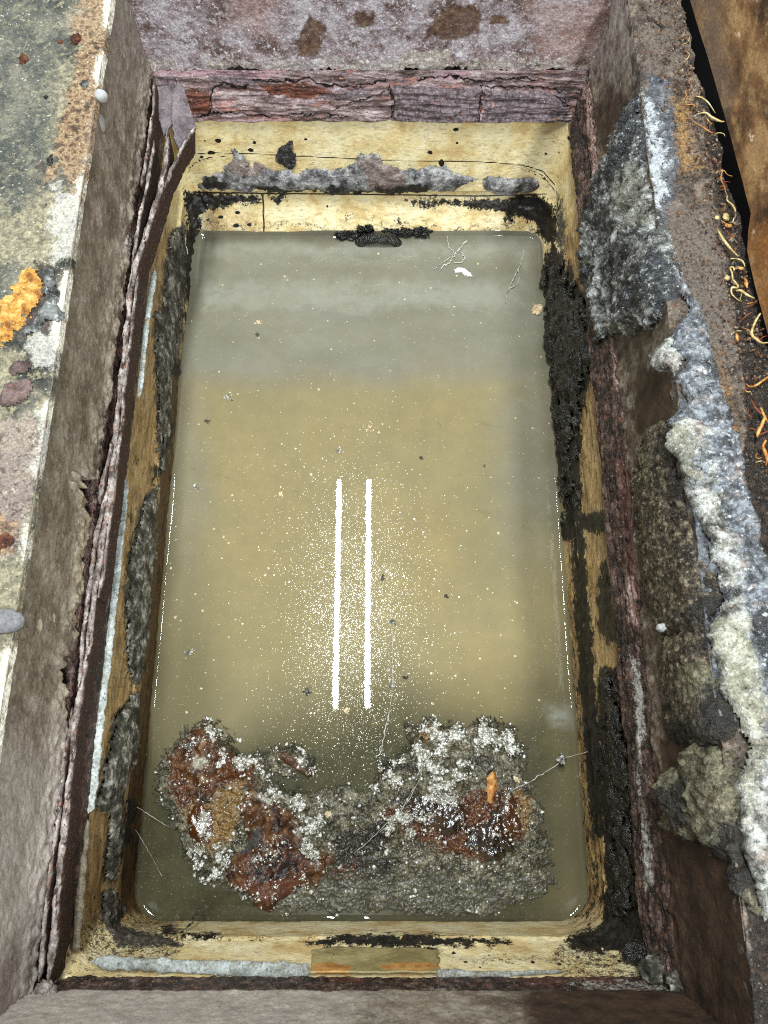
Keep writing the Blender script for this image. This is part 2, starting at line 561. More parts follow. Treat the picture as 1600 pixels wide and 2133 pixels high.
# ---- floors
MAT['floor'] = layered('mossy stained concrete floor', (20, [(50, 51, 48), (82, 81, 75), (114, 109, 98), (158, 149, 132)]), [
    dict(thr=.56, edge=110, w=.05, cols=[(186, 174, 140), (160, 150, 118)], op=.7),
    dict(thr=.40, edge=130, w=-.05, cols=[(56, 57, 53)], op=.75),
    dict(attr='cream', edge=110, w=.2, amt=2.0, cols=[(198, 188, 158), (164, 154, 128), (128, 121, 104)], scale=150, op=.6),
    dict(attr='grey', edge=90, w=.2, amt=1.8, cols=[(88, 94, 90), (70, 75, 71), (118, 120, 110)], scale=140, op=.6),
    dict(attr='pink', edge=110, w=.14, amt=1.9, cols=[(140, 118, 114), (178, 160, 152), (104, 82, 78)], scale=150, op=.62),
    dict(attr='lime', edge=130, w=.14, amt=2.0, cols=[(206, 204, 208), (222, 216, 202), (168, 166, 168)], scale=150, op=.62),
    dict(attr='rust', edge=100, w=.14, amt=1.9, cols=[(82, 60, 46), (140, 108, 82), (196, 164, 126), (112, 82, 62)], scale=130, op=.72),
    dict(thr=.63, edge=260, w=.03, cols=[(226, 216, 190)], op=.8),
    dict(attr='dark', edge=110, w=.14, amt=1.6, cols=[(50, 43, 40), (88, 76, 70)], scale=150, op=.92),
    dict(thr=.34, edge=300, w=-.03, cols=[(50, 46, 42)], op=.8),
    dict(thr=.67, edge=130, w=.025, cols=[(40, 32, 29)], op=.9),
    dict(attr='edge', edge=190, w=.15, amt=1.3, cols=[(240, 235, 222), (214, 204, 186)]),
], rough=.82, bumps=B_ROUGH)
MAT['kerb'] = layered('damp rusty soil edge', (50, [(46, 39, 36), (82, 71, 64), (112, 98, 88), (142, 128, 116)]), [
    dict(thr=.59, edge=160, w=.05, cols=[(134, 98, 70), (152, 118, 88)], op=.65),
    dict(attr='ochre', edge=130, w=.16, amt=2.0, cols=[(150, 108, 62), (182, 142, 88), (96, 68, 46)], scale=190, op=.9),
    dict(attr='blue', edge=110, w=.2, amt=1.8, cols=[(68, 72, 82), (104, 108, 118), (140, 144, 150)], scale=160, op=.9),
    dict(attr='lime', edge=120, w=.08, amt=3.2, cols=[(222, 226, 230), (176, 182, 190)], scale=160, op=.92),
    dict(attr='mauve', edge=90, w=.25, amt=1.8, cols=[(104, 92, 84), (132, 118, 108), (84, 72, 66)], scale=190, op=.8),
    dict(attr='soil', edge=130, w=.14, amt=1.4, cols=[(22, 18, 15), (42, 33, 27), (68, 53, 42)], scale=200, op=.96, rough=.35),
    dict(thr=.63, edge=360, w=.03, cols=[(190, 182, 172)], op=.65),
    dict(thr=.40, edge=190, w=-.04, cols=[(26, 21, 20)], op=.85),
], rough=.62, spec=.5, bumps=((110, .006, 6), (420, .0022, 4)))
MAT['panel'] = layered('tan streaked sheet', (30, [(50, 33, 19), (84, 58, 33), (110, 79, 47), (138, 106, 70)], (1.4, .5, 1)), [
    dict(thr=.6, edge=60, w=.1, stretch=(2.2, .45, 1), cols=[(166, 138, 96)], op=.5),
    dict(thr=.67, edge=110, w=.03, stretch=(1.8, .5, 1), cols=[(206, 190, 160)], op=.7),
    dict(attr='rust', edge=50, w=.3, cols=[(134, 82, 34), (104, 66, 30)], op=.8),
    dict(attr='dark', edge=30, w=.4, cols=[(92, 76, 64)], op=.7),
], rough=.62, bumps=((120, .001, 4),))
MAT['black'] = layered('crevice shade', (40, [(14, 11, 10), (26, 20, 17)]), rough=.95, bumps=())  # near-black tone standing in for shade in gap and cavities
MAT['stone_grey'] = layered('smooth grey stone', (60, [(116, 114, 118), (138, 136, 140)]), rough=.7, bumps=((300, .0006, 4),))
MAT['rust_lump'] = layered('rust nodule', (90, [(44, 24, 18), (92, 48, 34), (126, 78, 56)]), [dict(thr=.64, edge=220, w=.04, cols=[(176, 166, 140)], op=.8)], rough=.7, bumps=((260, .003, 5),))
MAT['rust_stone'] = layered('purple brown rust flake', (60, [(72, 54, 52), (104, 84, 82), (126, 106, 102)]), [dict(thr=.63, edge=150, w=.04, cols=[(146, 92, 66)], op=.7)], rough=.75, bumps=((200, .003, 5),))
MAT['orange'] = layered('orange rust scab', (90, [(136, 84, 42), (200, 144, 66), (222, 182, 108)]), [
    dict(thr=.62, edge=120, w=.05, cols=[(244, 214, 142)], op=.8),
    dict(thr=.38, edge=100, w=-.04, cols=[(96, 50, 30)], op=.9)], rough=.75, bumps=((160, .004, 5),))
MAT['soot'] = layered('grey black residue', (60, [(40, 40, 38), (84, 84, 82), (140, 142, 142)]), [dict(thr=.6, edge=150, w=.05, cols=[(204, 204, 204)], op=.8)], rough=.7, bumps=((200, .004, 5),))
MAT['drop'] = layered('milky droplet or glint', (60, [(172, 174, 176), (196, 196, 194)]), rough=.3, bumps=(), grain=(300, .08))
MAT['root_yellow'] = layered('pale yellow root', (120, [(140, 112, 66), (196, 172, 114), (216, 198, 148)]), rough=.5, bumps=((300, .0006, 3),))
MAT['root_orange'] = layered('orange root', (120, [(130, 72, 28), (184, 126, 58), (206, 160, 96)]), rough=.45, bumps=((300, .0006, 3),))
MAT['root_red'] = layered('red brown root', (120, [(116, 48, 26), (150, 76, 40)]), rough=.5, bumps=())
MAT['grit'] = layered('soil grit', (140, [(40, 30, 24), (84, 62, 46), (120, 84, 54), (150, 140, 128)]), rough=.5, bumps=())
# ---- on the water
MAT['sludge'] = layered('wet floating sludge', (90, [(42, 38, 27), (72, 66, 50), (100, 93, 75), (132, 125, 106)]), [
    dict(thr=.60, edge=190, w=.05, cols=[(142, 132, 104), (128, 124, 114)], op=.7),
    dict(attr='brown', edge=110, w=.2, amt=1.6, cols=[(60, 30, 14), (88, 48, 24), (104, 68, 38)], scale=140),
    dict(attr='ochre', edge=110, w=.2, amt=1.6, cols=[(112, 76, 30), (152, 118, 66), (88, 56, 22)], scale=130, op=.85),
    dict(attr='dark', edge=120, w=.18, amt=1.6, cols=[(27, 23, 21), (52, 45, 41)], op=.9),
    dict(attr='foam', edge=170, w=.2, amt=2.0, cols=[(150, 144, 124), (200, 197, 186), (236, 235, 230)], scale=220, op=.92),
    dict(attr='sub', edge=120, w=.3, amt=1.0, cols=[(52, 49, 36), (74, 70, 54)], scale=90, op=.85, rough=.5),
    dict(thr=.66, edge=330, w=.03, cols=[(206, 202, 186)], op=.85),
    dict(thr=.39, edge=220, w=-.04, cols=[(27, 24, 18)], op=.85),
], rough=.34, spec=.5, bumps=((260, .0009, 3),), coat=.1)
MAT['grease_red'] = layered('glossy red brown grease', (60, [(40, 22, 11), (70, 41, 21), (94, 60, 33), (122, 90, 62)]), [
    dict(attr='pale', edge=90, w=.3, cols=[(112, 70, 52), (94, 56, 42)], op=.85),
    dict(attr='grey', edge=150, w=.12, amt=1.6, cols=[(56, 53, 52), (84, 80, 76)], rough=.8),
    dict(attr='pits', edge=140, w=.06, amt=1.3, cols=[(36, 30, 29)]),
    dict(attr='foam', edge=170, w=.12, amt=2.0, cols=[(150, 142, 126), (190, 186, 176)], scale=220, op=.9),
], rough=.4, spec=.5, bumps=((100, .0022, 4), (300, .0014, 3)), grain=(260, .45), coat=.1)
MAT['grease_darkred'] = layered('glossy dark brown grease', (44, [(26, 15, 10), (46, 27, 17), (68, 42, 25)]), [
    dict(attr='pale', edge=90, w=.3, cols=[(94, 52, 20), (72, 38, 16)], op=.85),
    dict(attr='foam', edge=150, w=.1, amt=2.0, cols=[(150, 144, 130), (190, 186, 178)], scale=200, op=.9),
    dict(attr='pits', edge=140, w=.06, amt=1.3, cols=[(25, 21, 20)]),
], rough=.16, spec=1.0, bumps=((110, .0022, 4), (300, .0006, 3)), grain=(260, .3), coat=1.0)
MAT['crumb_orange'] = layered('orange food crumb', (70, [(132, 72, 30), (190, 126, 64), (222, 172, 108)]), [dict(thr=.62, edge=140, w=.04, cols=[(60, 34, 20)], op=.9)], rough=.4, bumps=((220, .003, 4),))
MAT['crumb_tan'] = layered('tan grease crumb', (90, [(176, 150, 110), (212, 190, 152), (226, 208, 176)]), rough=.6, bumps=((260, .002, 4),))
MAT['foam'] = layered('greyish grease foam', (150, [(112, 105, 84), (176, 171, 156), (222, 220, 214), (244, 244, 242)]), rough=.17, spec=1.0, bumps=(), grain=(300, .15), coat=1.0)
MAT['white_flake'] = layered('white grease flake', (90, [(206, 210, 210), (232, 234, 232)]), rough=.35, bumps=((300, .001, 3),))
MAT['web'] = layered('dusty cobweb', (200, [(150, 146, 136), (196, 194, 188), (214, 214, 210)]), rough=.5, bumps=())
MAT['clump'] = layered('grey scum clump', (200, [(70, 66, 62), (130, 126, 118), (190, 188, 182), (220, 220, 218)]), rough=.3, bumps=())
MAT['clump_dark'] = layered('dark scum clump', (200, [(28, 26, 28), (62, 58, 58), (120, 116, 112)]), rough=.3, bumps=())
MAT['speck'] = layered('floating dust', (300, [(150, 136, 100), (190, 178, 140), (214, 206, 180)]), rough=.14, spec=.6, bumps=(), grain=None)


def water_mat():
    t = NT('murky tan water')
    tan = t.ramp(t.noise(3.2, 4, .55, None, 1), [(.3, (124, 116, 88)), (.5, (138, 127, 96)), (.7, (152, 137, 100))])
    grey = t.ramp(t.noise(5, 5, .6, (1, 2.5, 1), 3), [(.3, (116, 114, 103)), (.5, (126, 124, 114)), (.7, (136, 133, 122))])
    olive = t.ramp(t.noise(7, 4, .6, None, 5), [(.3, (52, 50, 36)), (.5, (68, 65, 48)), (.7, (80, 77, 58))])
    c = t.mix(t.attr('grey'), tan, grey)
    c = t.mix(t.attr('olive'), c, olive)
    c = t.mix(t.math('MULTIPLY', t.attr('milk_and_reflection'), t.map(t.noise(15, 6, .7, (1, 1.6, 1), 8), .42, .46, .35, .75)), c, lin((172, 172, 164)))
    c = t.mix(t.math('MULTIPLY', t.attr('gold'), t.map(t.noise(11, 5, .6, None, 15), .3, .7, .35, 1)), c, lin((158, 138, 94)))
    mot = t.map(t.noise(38, 6, .7, None, 17), .35, .65, 0, .22)
    c = t.mix(mot, c, lin((112, 105, 80)))
    c = t.mix(t.attr('rim'), c, lin((66, 60, 44)))  # painted shade along the tank sides
    # thin oily patches with crisp outlines, and fine floating powder
    patch = t.map(t.noise(17, 5, .7, (1, 1.3, 1), 12, .6), .655, .668, 0, .32)
    c = t.mix(patch, c, lin((110, 102, 70)))
    pw = t.map(t.noise(420, 3, .6, None, 20), .62, .72, 0, .55)
    c = t.mix(t.math('MULTIPLY', pw, t.map(t.noise(9, 4, .6, None, 23), .38, .62, .15, 1)), c, lin((196, 186, 146)))
    t.put(t.b.inputs['Base Color'], c)
    t.put(t.b.inputs['Roughness'], t.map(t.noise(380, 3, .6, None, 31), .60, .78, .004, .10))
    t.b.inputs['IOR'].default_value = 1.33
    b = t.t.nodes.new('ShaderNodeBump')
    b.inputs['Distance'].default_value = .000008
    t.put(b.inputs['Height'], t.noise(140, 3, .6, None, 33))
    t.t.links.new(b.outputs[0], t.b.inputs['Normal'])
    return t.m


MAT['water'] = water_mat()

# ================================================================== SETTING
ZF, ZB, ZT, ZL = .36, .22, .17, .06          # floor, foot of the pit walls, top of the tank, tank ledge
A = dict(fl=(-.300, .848), fr=(.270, .848), nr=(.268, -.207), nl=(-.312, -.207))
Bq = dict(fl=(-.302, .842), fr=(.268, .842), nr=(.264, -.2015), nl=(-.314, -.2015))
Tq = dict(fl=(-.294, .815), fr=(.2535, .815), nr=(.2535, -.1985), nl=(-.299, -.1985))


def P3(q, z): return (q[0], q[1], z)


# ---- pit walls -----------------------------------------------------
pit = empty('concrete_pit', (-.02, .32, 0), 'weathered concrete lining of the pit, four walls round the rusty frame', 'pit')


def pit_wall(c0, c1, mat, flip, nu, nv, seed, chip, attrfn, extra=(), lipamp=1.0):
    """wall between two corners; rows run from the floor edge down to a chipped lower edge, then back under"""
    P = bilerp(P3(A[c0], ZF), P3(A[c1], ZF), P3(Bq[c1], ZB), P3(Bq[c0], ZB), nu, nv)
    N = -normals(P)
    v = np.linspace(0, 1, nv)[None, :]
    # chipped lower edge : rows slide up where bits have broken away
    e = P[:, -1]
    ch = chip * (.30 + .7 * np.clip(fbm(e, 22, 5, seed + 3) * 1.6, 0, 1.3)) * (.45 + 1.1 * np.abs(fbm(e, 110, 4, seed + 4)))
    X0 = survey(e)
    for (x0, y0, r, amt) in extra:
        ch = ch + amt * np.exp(-((X0[:, 0] - x0) ** 2 + (X0[:, 1] - y0) ** 2) / r ** 2) * (1 + .6 * fbm(e, 120, 3, seed + 8))
    P = P + (np.asarray([0, 0, 1.0]) * (ch[:, None] * sstep(.3, 1, v))[..., None])
    D = fbm(P, 30, 5, seed) * .0020 + fbm(P, 160, 4, seed + 1) * .0006 + lipamp * sstep(.72, 1, v) * (.004 + .004 * fbm(P, 80, 4, seed + 2))
    D *= sstep(0, .06, v)
    P = P + N * D[..., None]
    P[0, :] += (P[0, :] - P[1, :]) * 8      # carry the ends into the corners
    P[-1, :] += (P[-1, :] - P[-2, :]) * 8
    X = survey(P)
    at_ = attrfn(P, X, v * np.ones((nu, 1)))
    # under-return
    k = 5
    R = np.stack([P[:, -1] - N[:, -1] * (.012 * j) + np.array([0, 0, -.0015 * j]) for j in range(1, k + 1)], 1)
    R2 = np.stack([R[:, -1] + np.array([0, 0, -.06 * j]) for j in range(1, 3)], 1)
    P2 = np.concatenate([P, R, R2], 1)
    at2 = {kk: np.concatenate([a, np.repeat(a[:, -1:], k + 2, 1) if kk != 'lime' else np.zeros((nu, k + 2))], 1) for kk, a in at_.items()}
    return build('side_wall', P2, mat, pit, at2, flip=flip)


def at_left(P, X, v):
    Xw = wob(P, X, 14)
    return dict(scale=.75 * sstep(.55, 1.0, v) * sstep(-.3, .5, fbm(P, 9, 3, 31)) * (X[..., 1] > 850) + .25 * sstep(.9, 1, v),
                dark=mask(Xw, [[(60, 1880), (150, 1800), (80, 2110), (0, 2110), (0, 2000)]], 40) * .9,  # diagonal shadow in the near corner painted into the wall tone
                pale=sstep(1300, 1750, X[..., 1]) * .85 + .5 * sstep(500, 0, X[..., 1]),
                lime=np.clip(1.05 - v / .022, 0, 1) + mask(X, [ell(83, 1303, 5, 14), ell(113, 1287, 3, 9)], 3))


def at_far(P, X, v):
    Xw = wob(P, X, 16)
    return dict(scale=sstep(.66, 1.0, v) * (.55 + .35 * fbm(P, 18, 3, 77)) + mask(Xw, [[(840, 120), (920, 105), (935, 150), (850, 160)]], 14),
                warm=mask(Xw, [[(1100, 0), (1290, 0), (1240, 150), (1120, 110)], [(480, -40), (600, -40), (560, 60), (470, 60)]], 50),
                dark=mask(Xw, [ell(650, 62, 22, 26), ell(640, 88, 30, 28), ell(757, 40, 24, 22), [(915, 20), (990, 10), (1000, 60), (960, 78), (890, 72)], ell(1036, 40, 20, 14)], 9))


def at_right(P, X, v):
    Xw = wob(P, X, 14)
    return dict(scale=np.zeros(v.shape), pale=.55 * sstep(400, 0, X[..., 1]),
                dark=.56 + .25 * sstep(1450, 1800, X[..., 1]) + .6 * mask(Xw, [ell(1275, 250, 25, 60), [(1340, 780), (1400, 800), (1380, 900), (1330, 890)], [(1390, 1560), (1500, 1560), (1480, 1660), (1400, 1640)], [(1420, 1750), (1560, 1800), (1560, 1960), (1450, 1900)]], 20),  # brown wall stain; near-end shadow and dark hollows are painted in too
                lime=np.clip(.9 - v / .02, 0, 1) * (fbm(P, 14, 3, 9) > 0))


def at_near(P, X, v):
    Xw = wob(P, X, 30, 18)
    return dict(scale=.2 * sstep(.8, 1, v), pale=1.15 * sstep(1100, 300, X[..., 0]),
                dark=mask(Xw, [[(1130, 2085), (1300, 2075), (1700, 2060), (1700, 2400), (1250, 2400)]], 60) * .8 + .5 * sstep(700, 1200, X[..., 0]),  # brown right half, with the standing person's shadow painted in
                lime=np.zeros(v.shape))


pit_wall('nl', 'fl', MAT['wall_brown'], False, 760, 110, 1, .006, at_left,
         [(205, 1030, 22, .026), (190, 1060, 34, .032), (165, 1160, 60, .022), (150, 1280, 40, .020), (120, 1400, 60, .040), (215, 930, 50, .012), (240, 700, 60, .009), (112, 1460, 30, .014), (270, 450, 60, .008)])
pit_wall('fl', 'fr', MAT['wall_purple'], False, 520, 120, 2, .013, at_far,
         [(365, 120, 18, .016), (500, 132, 30, .008), (940, 140, 16, .012), (1150, 160, 20, .005)], .55)
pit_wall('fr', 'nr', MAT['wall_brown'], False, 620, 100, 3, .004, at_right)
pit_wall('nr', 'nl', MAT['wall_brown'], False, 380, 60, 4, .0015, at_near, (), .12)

# ---- floor round the pit -------------------------------------------
nu, nv = 700, 210
u = np.linspace(0, 1, nu)[:, None]
v = np.linspace(0, 1, nv)[None, :]
Y = -.42 + u * 1.55 + 0 * v
edge = np.interp(Y, [A['nl'][1], A['fl'][1]], [A['nl'][0], A['fl'][0]])
Xf = edge - (v ** 1.25) * .46
P = np.stack([Xf, Y, np.full(Y.shape, ZF)], -1)
P[..., 2] += fbm(P, 14, 5, 40) * .003 * sstep(0, .1, v) + fbm(P, 110, 4, 41) * .0013
P[:, 0, 2] = ZF - .002
P[..., 0] += (fbm(P, 60, 4, 42) * .0014) * (1 - sstep(0, .05, v))
X = survey(P)
Xw = wob(P, X, 26, 30)
fl_attr = dict(
    grey=mask(Xw, [[(-60, -60), (150, -60), (120, 120), (95, 330), (40, 420), (-60, 460)], [(-60, 560), (60, 560), (20, 640), (-60, 640)]], 40),
    cream=mask(Xw, [[(60, 420), (170, 400), (140, 520), (110, 560), (-20, 560), (-20, 450)], [(110, 120), (150, 130), (110, 330), (80, 330)], [(-40, 720), (40, 740), (20, 880), (-40, 880)], [(-60, 1150), (50, 1150), (20, 1500), (-60, 1500)]], 30),
    rust=mask(Xw, [[(165, -60), (245, -60), (225, 120), (205, 240), (180, 400), (150, 380), (115, 330), (120, 250), (140, 200), (160, 90)], [(-40, 1080), (35, 1080), (25, 1140), (-40, 1150)], [(90, 360), (130, 340), (120, 380), (90, 385)]], 18),
    lime=mask(Xw, [[(110, 390), (185, 380), (165, 520), (120, 560), (100, 480)], [(60, 680), (130, 690), (120, 770), (50, 760)], [(80, 860), (115, 840), (85, 1000), (60, 980)]], 22),
    pink=mask(Xw, [[(-40, 880), (70, 860), (75, 1000), (40, 1150), (-40, 1150)], [(190, 240), (215, 240), (190, 420), (170, 420)]], 22),
    dark=mask(Xw, [[(85, 540), (125, 555), (130, 640), (105, 700), (30, 710), (40, 670), (95, 620)], ell(75, 345 - 0, 12, 10)], 12) * .95,
    edge=np.clip(1.2 - np.abs(Xf - edge) / .013, 0, 1) * sstep(-.5, .3, fbm(P, 10, 3, 48)))
# a rounded lip down into the pit
lip = P[:, :1].copy(); lip[..., 2] -= .006; lip[..., 0] += .0015
P2 = np.concatenate([lip, P], 1)
fl2 = {k: np.concatenate([a[:, :1], a], 1) for k, a in fl_attr.items()}
tag(build('floor', P2, MAT['floor'], attrs=fl2, flip=False), kind='structure')


def slab(name, x0, x1, y0, y1, n, m, mat, attr0):
    P = bilerp((x0, y0, ZF - .001), (x1, y0, ZF - .001), (x1, y1, ZF - .001), (x0, y1, ZF - .001), n, m)
    P[..., 2] += fbm(P, 20, 4, 44) * .002
    z = np.zeros((n, m))
    return tag(build(name, P, mat, attrs={k: z for k in attr0}), kind='structure')


slab('floor', -.312, .36, .848, 1.5, 120, 120, MAT['floor'], fl_attr)
slab('floor', -.33, .60, -.75, -.205, 160, 100, MAT['floor'], fl_attr)
slab('floor', -1.3, -.77, -.75, 1.5, 60, 150, MAT['floor'], fl_attr)

# ---- damp kerb of soil beside the sheet -----------------------------
nu, nv = 760, 130
u = np.linspace(0, 1, nu)[:, None]
v = np.linspace(0, 1, nv)[None, :]
Y = -.25 + u * 1.35 + 0 * v
inner = np.interp(Y, [-.25, 1.1], [.2685, .2705])
SOIL = sorted([tuple(at(x, y, ZF)[:2][::-1]) for x, y in ((1420, 0), (1450, 150), (1499, 300), (1516, 400), (1539, 450), (1550, 520), (1569, 600), (1591, 700))] + [(-.25, .475), (.12, .415), (1.1, .318)])
SOY, SOX = [a for a, b in SOIL], [b for a, b in SOIL]
outer = np.interp(Y, SOY, SOX)
outer = outer + fbm(np.stack([Y * 0, Y, Y * 0], -1), 40, 4, 51) * .004
s = np.clip((v - .05) / .85, 0, 1)
Xk = inner + (outer - inner) * s
Zk = np.full(Y.shape, ZF) - .012 * sstep(.05, 0, v) ** 1 * 1.0
drop = sstep(.90, 1.0, v)
Zk = Zk - .16 * drop
Xk = Xk + .03 * drop
P = np.stack([Xk, Y, Zk], -1)
lump, cid = cells(P, 130, 3)
h = fbm(P, 22, 5, 52) * .006 + (1 - lump) * .0016 * sstep(-.4, .4, fbm(P, 14, 3, 53)) + fbm(P, 200, 4, 54) * .002
P[..., 2] += h * sstep(.0, .08, v)
P[..., 0] -= fbm(P, 45, 4, 55) * .004 * sstep(.1, 0, v)
X = survey(P)
Xw = wob(P, X, 16, 40)
soil_in = np.interp(X[..., 1], [0, 300, 600, 800, 1300], [1425, 1475, 1520, 1545, 1560])
kb = dict(
    ochre=mask(Xw, [[(1395, 200), (1440, 190), (1445, 280), (1460, 350), (1420, 360), (1400, 300)], [(1500, 900), (1530, 890), (1560, 1060), (1540, 1080)], [(1370, 480), (1390, 490), (1400, 560), (1390, 570)], [(1490, 720), (1510, 730), (1520, 850), (1500, 850)]], 34) * .85,
    blue=mask(Xw, [[(1345, 150), (1400, 170), (1395, 300), (1410, 350), (1400, 420), (1380, 480), (1350, 350)], [(1400, 830), (1500, 860), (1530, 1040), (1590, 1300), (1650, 1500), (1470, 1500), (1420, 1000)]], 30),
    lime=mask(Xw, [[(1340, 180), (1372, 220), (1378, 300), (1392, 345), (1385, 400), (1375, 460), (1358, 400), (1345, 300)]], 16) * .8,
    mauve=mask(Xw, [[(1350, 0), (1410, 0), (1420, 140), (1350, 150)], [(1390, 440), (1500, 440), (1520, 640), (1560, 760), (1480, 760), (1400, 560)]], 25),
    soil=sstep(-12, 14, Xw[..., 0] - soil_in) + mask(Xw, [[(1345, 30), (1395, 45), (1385, 52), (1345, 45)]], 3))
tag(build('ground', P, MAT['kerb'], attrs=kb), kind='structure')
# near-black sheets added to darken the gap and hide light leaks below
P = bilerp((.30, -.8, .17), (.95, -.8, .17), (.95, 1.5, .17), (.30, 1.5, .17), 80, 120)
P[..., 2] += fbm(P, 30, 4, 57) * .006
tag(build('solid_shade_sheet', P, MAT['black']), kind='structure')
P = bilerp((-1.6, -1.2, -.20), (1.4, -1.2, -.20), (1.4, 1.8, -.20), (-1.6, 1.8, -.20), 4, 4)
tag(build('solid_shade_sheet', P, MAT['black']), kind='structure')

# ---- leaning tan sheet ----------------------------------------------
SHE = sorted([tuple(at(x - 9, y, .372)[:2][::-1]) for x, y in ((1439, 0), (1484, 150), (1529, 300), (1553, 400), (1566, 445), (1561, 480), (1557, 520), (1565, 560), (1574, 600), (1599, 700))] + [(-.6, .62), (1.2, .292)])
bY, bX = [a for a, b in SHE], [b for a, b in SHE]
nu, nv = 320, 60
Yp = np.linspace(-.6, 1.2, nu)[:, None] * np.ones((1, nv))
w = np.linspace(0, 1, nv)[None, :]
Xp = np.interp(Yp, bY, bX) + .17 * w + .004
Zp = .372 + .34 * w + 0 * Yp
P = np.stack([Xp, Yp, Zp], -1)
N = normals(P, False)
P += N * (fbm(P, 9, 3, 61) * .0025)[..., None]
X = survey(P)
pa = dict(rust=mask(X, [[(1560, 470), (1700, 470), (1700, 760), (1580, 640)]], 60), dark=mask(wob(P, X, 20), [[(1440, -20), (1500, -20), (1530, 200), (1500, 260)]], 30) + .2 * sstep(0, 1, w))
sheet = empty('leaning_sheet', (.42, .4, .372), 'tan streaked sheet standing on edge beyond the soil strip', 'sheet')
front = build('face', P, MAT['panel'], sheet, pa)
# back skin and edge
Nn = np.mean(N.reshape(-1, 3), 0)
sgn = -1 if Nn[2] > 0 else 1
bk = P[:, ::12] + Nn * sgn * .014
edge_ring = np.stack([P[:, 0], P[:, 0] + Nn * sgn * .007 - np.array([0, 0, .002]), P[:, 0] + Nn * sgn * .014], 1)
build('edge', edge_ring, MAT['panel'], sheet, dict(rust=np.zeros((nu, 3)), dark=np.ones((nu, 3))))
build('back', bk, MAT['panel'], sheet, dict(rust=np.zeros(bk.shape[:2]), dark=np.ones(bk.shape[:2])), flip=True)

# ================================================================== RUSTY FRAME
frame = empty('rusty_frame', (-.02, .31, ZT), 'rust laminated steel frame lining the pit above the cream tank', 'frame')


def bar(c0, c1, mat, nu, nv, seed, prot, attrfn, lam=.004, stretch=(6, 6, 60), top=(0, 0), fn=None):
    P = bilerp(P3(Bq[c0], ZB + .004), P3(Bq[c1], ZB + .004), P3(Tq[c1], ZT - .002), P3(Tq[c0], ZT - .002), nu, nv)
    N = -normals(P)
    v = np.linspace(0, 1, nv)[None, :] * np.ones((nu, 1))
    D = prot * (.6 + .4 * np.sin(np.pi * np.clip(v, 0, 1))) + fbm(P, stretch, 5, seed) * lam + fbm(P, 140, 4, seed + 1) * .0012
    D += .0042 * ridged(P, (16, 16, 120), 4, seed + 2) * (1 if lam > .002 else .25)
    P[..., 2] += .018 * v * sstep(-.15, -.19, P[..., 1])
    if fn: D = D + fn(P, survey(P), v)
    P = P + N * D[..., None]
    low = P[:, -1].copy()
    P[:, -1, 2] += fbm(low, 40, 4, seed + 3) * .003
    P[0, :] += (P[0] - P[1]) * 6
    P[-1, :] += (P[-1] - P[-2]) * 6
    X = survey(P)
    a = attrfn(P, X, v)
    R = np.stack([P[:, -1] - N[:, -1] * (.006 * j) for j in range(1, 5)], 1)
    Tt = np.stack([P[:, 0] - N[:, 0] * (.007 * j) + np.array([0, 0, -.003 * j]) for j in range(6, 0, -1)], 1)
    P2 = np.concatenate([Tt, P, R], 1)
    a2 = {k: np.concatenate([np.repeat(x[:, :1], 6, 1), x, np.repeat(x[:, -1:], 4, 1)], 1) for k, x in a.items()}
    return build('frame_bar', P2, mat, frame, a2)


CRK = [([(530, 165), (580, 170), (640, 165), (660, 172), (720, 182), (760, 178), (800, 168)], 2.2), ([(440, 205), (450, 180), (470, 172), (490, 182), (520, 180)], 2.5), ([(380, 250), (470, 232), (560, 242), (640, 236), (720, 240)], 1.6),
       ([(330, 142), (400, 140), (470, 140)], 1.6), ([(810, 180), (822, 215), (812, 250)], 2.2), ([(1005, 178), (1000, 215), (995, 262)], 2.0), ([(1005, 183), (1060, 182), (1120, 180), (1170, 190)], 2.2),
       ([(870, 165), (940, 158), (1000, 172), (1060, 160), (1130, 166)], 1.8), ([(700, 225), (760, 205), (800, 190)], 1.6), ([(440, 205), (440, 228), (430, 240)], 1.8), ([(1150, 195), (1170, 205), (1185, 220)], 1.6), ([(640, 262), (720, 258), (800, 255)], 1.2)]


def a_far(P, X, v):
    Xw = wob(P, X, 8, 60)
    return dict(plate=mask(Xw, [[(815, 178), (1000, 185), (995, 258), (830, 255)], [(1010, 188), (1180, 190), (1190, 262), (1005, 265)], [(640, 190), (760, 185), (770, 200), (690, 215)], [(330, 160), (365, 160), (360, 230), (330, 220)], [(430, 155), (540, 150), (530, 180), (440, 178)]], 7),
                mauve=mask(Xw, [[(330, 122), (395, 118), (540, 140), (600, 150), (560, 160), (330, 150)], [(420, 250), (600, 252), (600, 262), (420, 262)], [(930, 145), (980, 155), (960, 165), (900, 165)]], 8) + .2,
                burn=mask(Xw, [[(385, 190), (435, 185), (440, 235), (390, 240)], [(540, 175), (650, 175), (700, 190), (640, 205), (560, 200)]], 8),
                crack=lines(wob(P, X, 9, 90, 8), [(p, w * .62) for p, w in CRK]))


def f_far(P, X, v):
    c = lines(wob(P, X, 9, 90, 8), CRK)
    pl = mask(wob(P, X, 8, 60), [[(815, 178), (1000, 185), (995, 258), (830, 255)], [(1010, 188), (1180, 190), (1190, 262), (1005, 265)]], 5)
    hol = mask(wob(P, X, 8, 60), [[(455, 185), (530, 180), (640, 178), (700, 195), (640, 205), (520, 210), (460, 215)]], 8)
    return -.004 * c + .003 * pl - .004 * hol


def a_left(P, X, v):
    return dict(red=mask(wob(P, X, 10), [[(150, 1700), (170, 1400), (190, 1400), (165, 1750)], [(265, 800), (290, 640), (300, 640), (280, 800)]], 12),
                pink=sstep(.25, 0, v) * .6, pale=0 * v, crack=0 * v)


